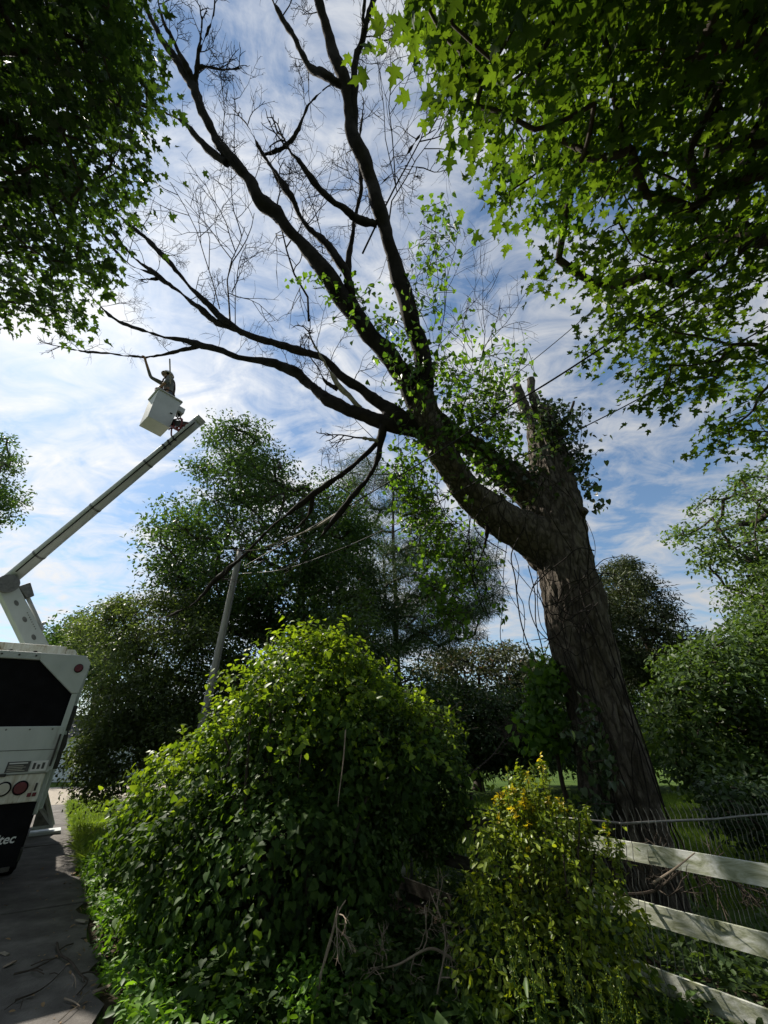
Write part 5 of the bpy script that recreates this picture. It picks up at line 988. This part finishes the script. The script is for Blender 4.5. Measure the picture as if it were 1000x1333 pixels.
# ---- maples whose branches hang over the drive
def maple(name, label, poly, zfun, n_cl, per, base, limbs, seed, crad=.36, back=(), mat='maple'):
    r = np.random.default_rng(seed); q = sample_poly(poly, n_cl, r); z0, z1 = zfun(q[:, 0], q[:, 1]); zc = z0+(z1-z0)*r.random(len(q))**1.1
    C = P(q[:, 0], q[:, 1], zc); e = empty(name, base, label, 'tree'); base = np.array(base)
    tk = [base+np.array([0, 0, -.1])]+[np.array(t, float) for t in limbs]; t, rr = smooth_line(np.array(tk), np.linspace(.30, .10, len(tk)), 6); g = Geo(); g.add(*tube(t, rr, 14)); g.build('trunk', M['branch'], e, smooth=True)
    ext = []
    for cc, aa, nn in back:
        dd = unit(r.normal(0, 1, (nn, 3)))*r.random((nn, 1))**.4; ext.append(np.array(cc)+dd*np.array(aa))
    X = np.vstack(ext) if ext else np.zeros((0, 3)); x, y, zz = proj(X); X = X[(zz < 0) | (x < -60) | (x > 1060) | (y < -150) | (y > 1400)]
    grow(t[6:], np.vstack([C, X]), .0052, .5, .09, .2, 6, r).build('branches', M['branch'], e, smooth=True)['kind'] = 'stuff'
    if len(X):  # unseen leaf mass behind the camera, added to block sky light
        pp, d_ = clump_leaves(X, 55, 1.0, r, .6); x, y, zz = proj(pp); ok = (zz < -.2) | ((zz > .2) & ((x < -40) | (x > 1040) | (y < -60))); pp, d_ = pp[ok], d_[ok]; foliage('unseen_crown', T_DIAM, pp, rand_rot(len(pp), r, .9, .5, d_), .30*r.uniform(.6, 1.3, len(pp)), M[mat], e)
    n = len(C)*per; c = np.repeat(C, per, 0); dd = r.normal(0, 1, (n, 3))*np.array([1, 1, .42]); pos = c+dd*crad*.55
    o = unit(dd*np.array([1, 1, .2])); R = leaf_rot(np.array([0, 0, 1.0])+r.normal(0, .48, (n, 3)), o+r.normal(0, .5, (n, 3))-np.array([0, 0, .55]))
    x, y, zz = proj(pos); keep = (zz > .6) | (y < -60); sc = .108*r.uniform(.55, 1.25, n)
    pos, R, sc = pos[keep], R[keep], sc[keep]; h = r.random(len(pos)) < .5
    foliage('crown', T_MAPLE, pos[h], R[h], sc[h], M[mat], e, 150); foliage('crown', T_MAPLE2, pos[~h], R[~h], sc[~h]*1.1, M[mat], e, 150); return C
maple('maple_tree', 'maple whose leafy boughs hang over the fence and the old tree', [(560, -60), (552, 20), (562, 75), (580, 125), (605, 165), (632, 195), (626, 225), (645, 262), (682, 295), (705, 330), (698, 362), (760, 360), (795, 385), (790, 405), (758, 455), (760, 468), (800, 480), (835, 518), (870, 535), (915, 512), (950, 530), (922, 580), (925, 598), (1000, 592), (1150, 600), (1500, 500), (1500, -420), (700, -420), (590, -300)],
    lambda x, y: (np.clip(2.3+.0042*y, 1.9, 5.2), np.clip(5.0+.004*y, 4.2, 7.2)), 1400, 24, (6.4, .6, 0), [(6.3, .8, 2.4), (5.8, 1.2, 4.0), (4.9, 1.7, 5.6), (4.0, 2.2, 7.2)], 141, back=[((5.5, -3.5, 7.5), (5.5, 4, 3.5), 60), ((4.5, -6.5, 5.5), (6.5, 4, 4.4), 120)])
maple('maple_tree', 'maple whose shaded boughs overhang the truck and the bucket', [(-420, -420), (150, -300), (172, -60), (178, 0), (198, 60), (215, 120), (196, 140), (198, 168), (168, 176), (152, 220), (176, 250), (150, 282), (112, 296), (140, 345), (104, 368), (126, 408), (84, 420), (40, 412), (-60, 400), (-420, 380)],
    lambda x, y: (np.clip(3.6+.003*y, 3.2, 5.2), np.clip(6.6+.003*y, 5.8, 8.4)), 1500, 22, (-8.2, 1.2, 0), [(-8.0, 1.3, 3.0), (-7.2, 1.6, 5.2), (-6.0, 2.0, 7.2), (-4.8, 2.2, 8.6)], 142, back=[((-6.5, -3.5, 8.0), (6, 4, 3.8), 70), ((-6, -6.5, 6.0), (7, 4, 4.8), 130)], mat='maple_shaded')

# ================================================================== small things
# garage seen past the truck
gx, gy = float(PY(88, 980, 30)[0]), 30.0
GA = empty('garage', (gx, gy, 0), 'pale lap-sided garage glimpsed between the truck and the thicket', 'building')
bbox_obj('wall', (gx-5, gx+2.2, gy, gy+6, 0, 2.5), M['siding'], GA, True, w=0.01)
for k in range(12): bbox_obj('siding_board', (gx-5.01, gx+2.21, gy-0.035, gy-0.001, 0.12+0.195*k, 0.12+0.195*k+0.185), M['siding'], GA, True, w=0.006)
V = [(gx-5.3, gy-.35, 2.45), (gx+2.5, gy-.35, 2.45), (gx+2.5, gy+3, 4.0), (gx-5.3, gy+3, 4.0), (gx+2.5, gy+6.35, 2.45), (gx-5.3, gy+6.35, 2.45)]
link_mesh('roof', bevel_mesh(V, [[0, 1, 2, 3], [3, 2, 4, 5], [0, 3, 5], [1, 4, 2], [0, 5, 4, 1]], 0), M['roofing'], GA, True)
bbox_obj('door', (gx-3.6, gx-1.0, gy-.07, gy-.036, 0, 2.1), M['truck_white'], GA, True)
# field stones by the drive edge
def stone(label, c, s, seed):
    bm = bmesh.new(); bmesh.ops.create_icosphere(bm, subdivisions=3, radius=1)
    for v in bm.verts:
        n_ = noise.noise(v.co*1.3+Vector((seed, 0, 0)))+.5*noise.noise(v.co*3+Vector((seed, 5, 0))); v.co = Vector((v.co.x*s[0], v.co.y*s[1], max(v.co.z, -.5)*s[2]))*(1+.28*n_)+Vector(c)
    me = bpy.data.meshes.new('stone'); bm.to_mesh(me); bm.free(); tag(link_mesh('stone', me, M['stone'], None, True, True), label, 'stone')
c = PG(170, 1150); stone('grey stone half hidden in the ground cover beside the drive', (c[0], c[1], .22), (.28, .2, .14), 1)
c = PG(152, 1166); stone('smaller pale stone next to the half-hidden grey one', (c[0], c[1], .12), (.14, .12, .1), 2)
# fallen twigs and leaves on the drive
def fallen(label, px, rad, seed, mat='branch', nb=3):
    r = np.random.default_rng(seed); pts = np.array([PG(x, y, .035+rad) for x, y in px]); g = Geo(); q, rr = smooth_line(pts, np.linspace(rad, rad*.4, len(pts)), 6); g.add(*tube(q, rr, 5))
    for k in range(nb):
        i = r.integers(2, len(q)-1); dv = r.normal(0, 1, 3)*np.array([1, 1, .05]); e_ = q[i]+unit(dv)*r.uniform(.08, .25); e_[2] = max(.03, e_[2]); g.add(*tube(np.array([q[i], (q[i]+e_)/2+np.array([0, 0, .01]), e_]), rad*.5, 4))
    tag(g.build('fallen_branch', M[mat], None), label, 'branch')
fallen('forked fallen branch lying on the drive near the ground cover', [(74, 1228), (78, 1242), (92, 1252), (104, 1268), (114, 1276), (108, 1286), (100, 1295)], .012, 1, 'branch', 4)
fallen('long dark twig fallen across the drive slab', [(18, 1268), (42, 1262), (66, 1250), (74, 1246)], .009, 2)
fallen('thin straight fallen twig leading to the forked branch on the drive', [(20, 1302), (50, 1290), (70, 1275), (88, 1256)], .007, 3)
fallen('short pale stick on the drive by the crumbling edge', [(84, 1300), (96, 1304), (104, 1310)], .008, 4, 'twig', 2)
fallen('small crooked stick on the shaded drive slab', [(94, 1268), (98, 1274), (94, 1284)], .006, 6, 'twig', 1)
def wood_chip(label, px, py, s, seed):
    c = PG(px, py, .03); r = np.random.default_rng(seed); V, F = box(-s, s, -s*.35, s*.35, 0, s*.22); V = V+r.normal(0, s*.08, V.shape); a = r.uniform(0, 3); Rz = np.array([[math.cos(a), -math.sin(a), 0], [math.sin(a), math.cos(a), 0], [0, 0, 1]]); V = V@Rz.T+c
    tag(link_mesh('bark_piece', bevel_mesh(V, F, s*.05), M['pale_wood'] if seed % 2 else M['twig'], None), label, 'bark')
wood_chip('pale split bark piece at the drive edge beside the ground cover', 106, 1200, .075, 1); wood_chip('tan bark chunk near the forked branch on the drive', 132, 1290, .065, 2); wood_chip('brown bark flake on the drive slab', 6, 1242, .05, 3); wood_chip('pale bark scrap on the shaded drive', 12, 1256, .05, 4)
r = np.random.default_rng(77); q = sample_poly([nE(-1.5, -3.2), nE(-1.5, .3), nE(6, .15), nE(6, -3.2)], 420, r); w_ = np.exp(-((q-np.array(E0))@nrm2)**2/0.35); q = q[r.random(len(q)) < .12+.9*w_]
o = foliage('leaf_litter', T_OVAL, np.column_stack([q, np.full(len(q), .036)]), rand_rot(len(q), r, 1.5, .3), .055*r.uniform(.5, 1.3, len(q)), M['dead'], None); tag(o, 'scattered brown leaf litter on the drive', 'leaf litter')
# slim rusted post between bush and golden shrub
g = Geo(); g.add(*tube(np.array([[*fp(3.1, -.14), -.05], [*fp(3.1, -.14), 1.3]]), .022, 8)); tag(g.build('steel_post', M['steel_dark'], None), 'slim dark steel post standing behind the rails between bush and shrub', 'post')
q = sample_poly([nE(-1.8, -3.3), nE(-1.8, -.05), nE(7, -.05), nE(7, -3.3)], 900, r); q = q[np.array([noise.noise(Vector((x*.9, y*.9, 2.2))) for x, y in q]) > -.05]
o = foliage('wood_chips', T_DIAM, np.column_stack([q, np.full(len(q), .032)]), rand_rot(len(q), r, 2.0, .25), .026*r.uniform(.4, 1.5, len(q)), M['dead'], None); tag(o, 'fine wood chips and grit strewn over the drive', 'wood chips')
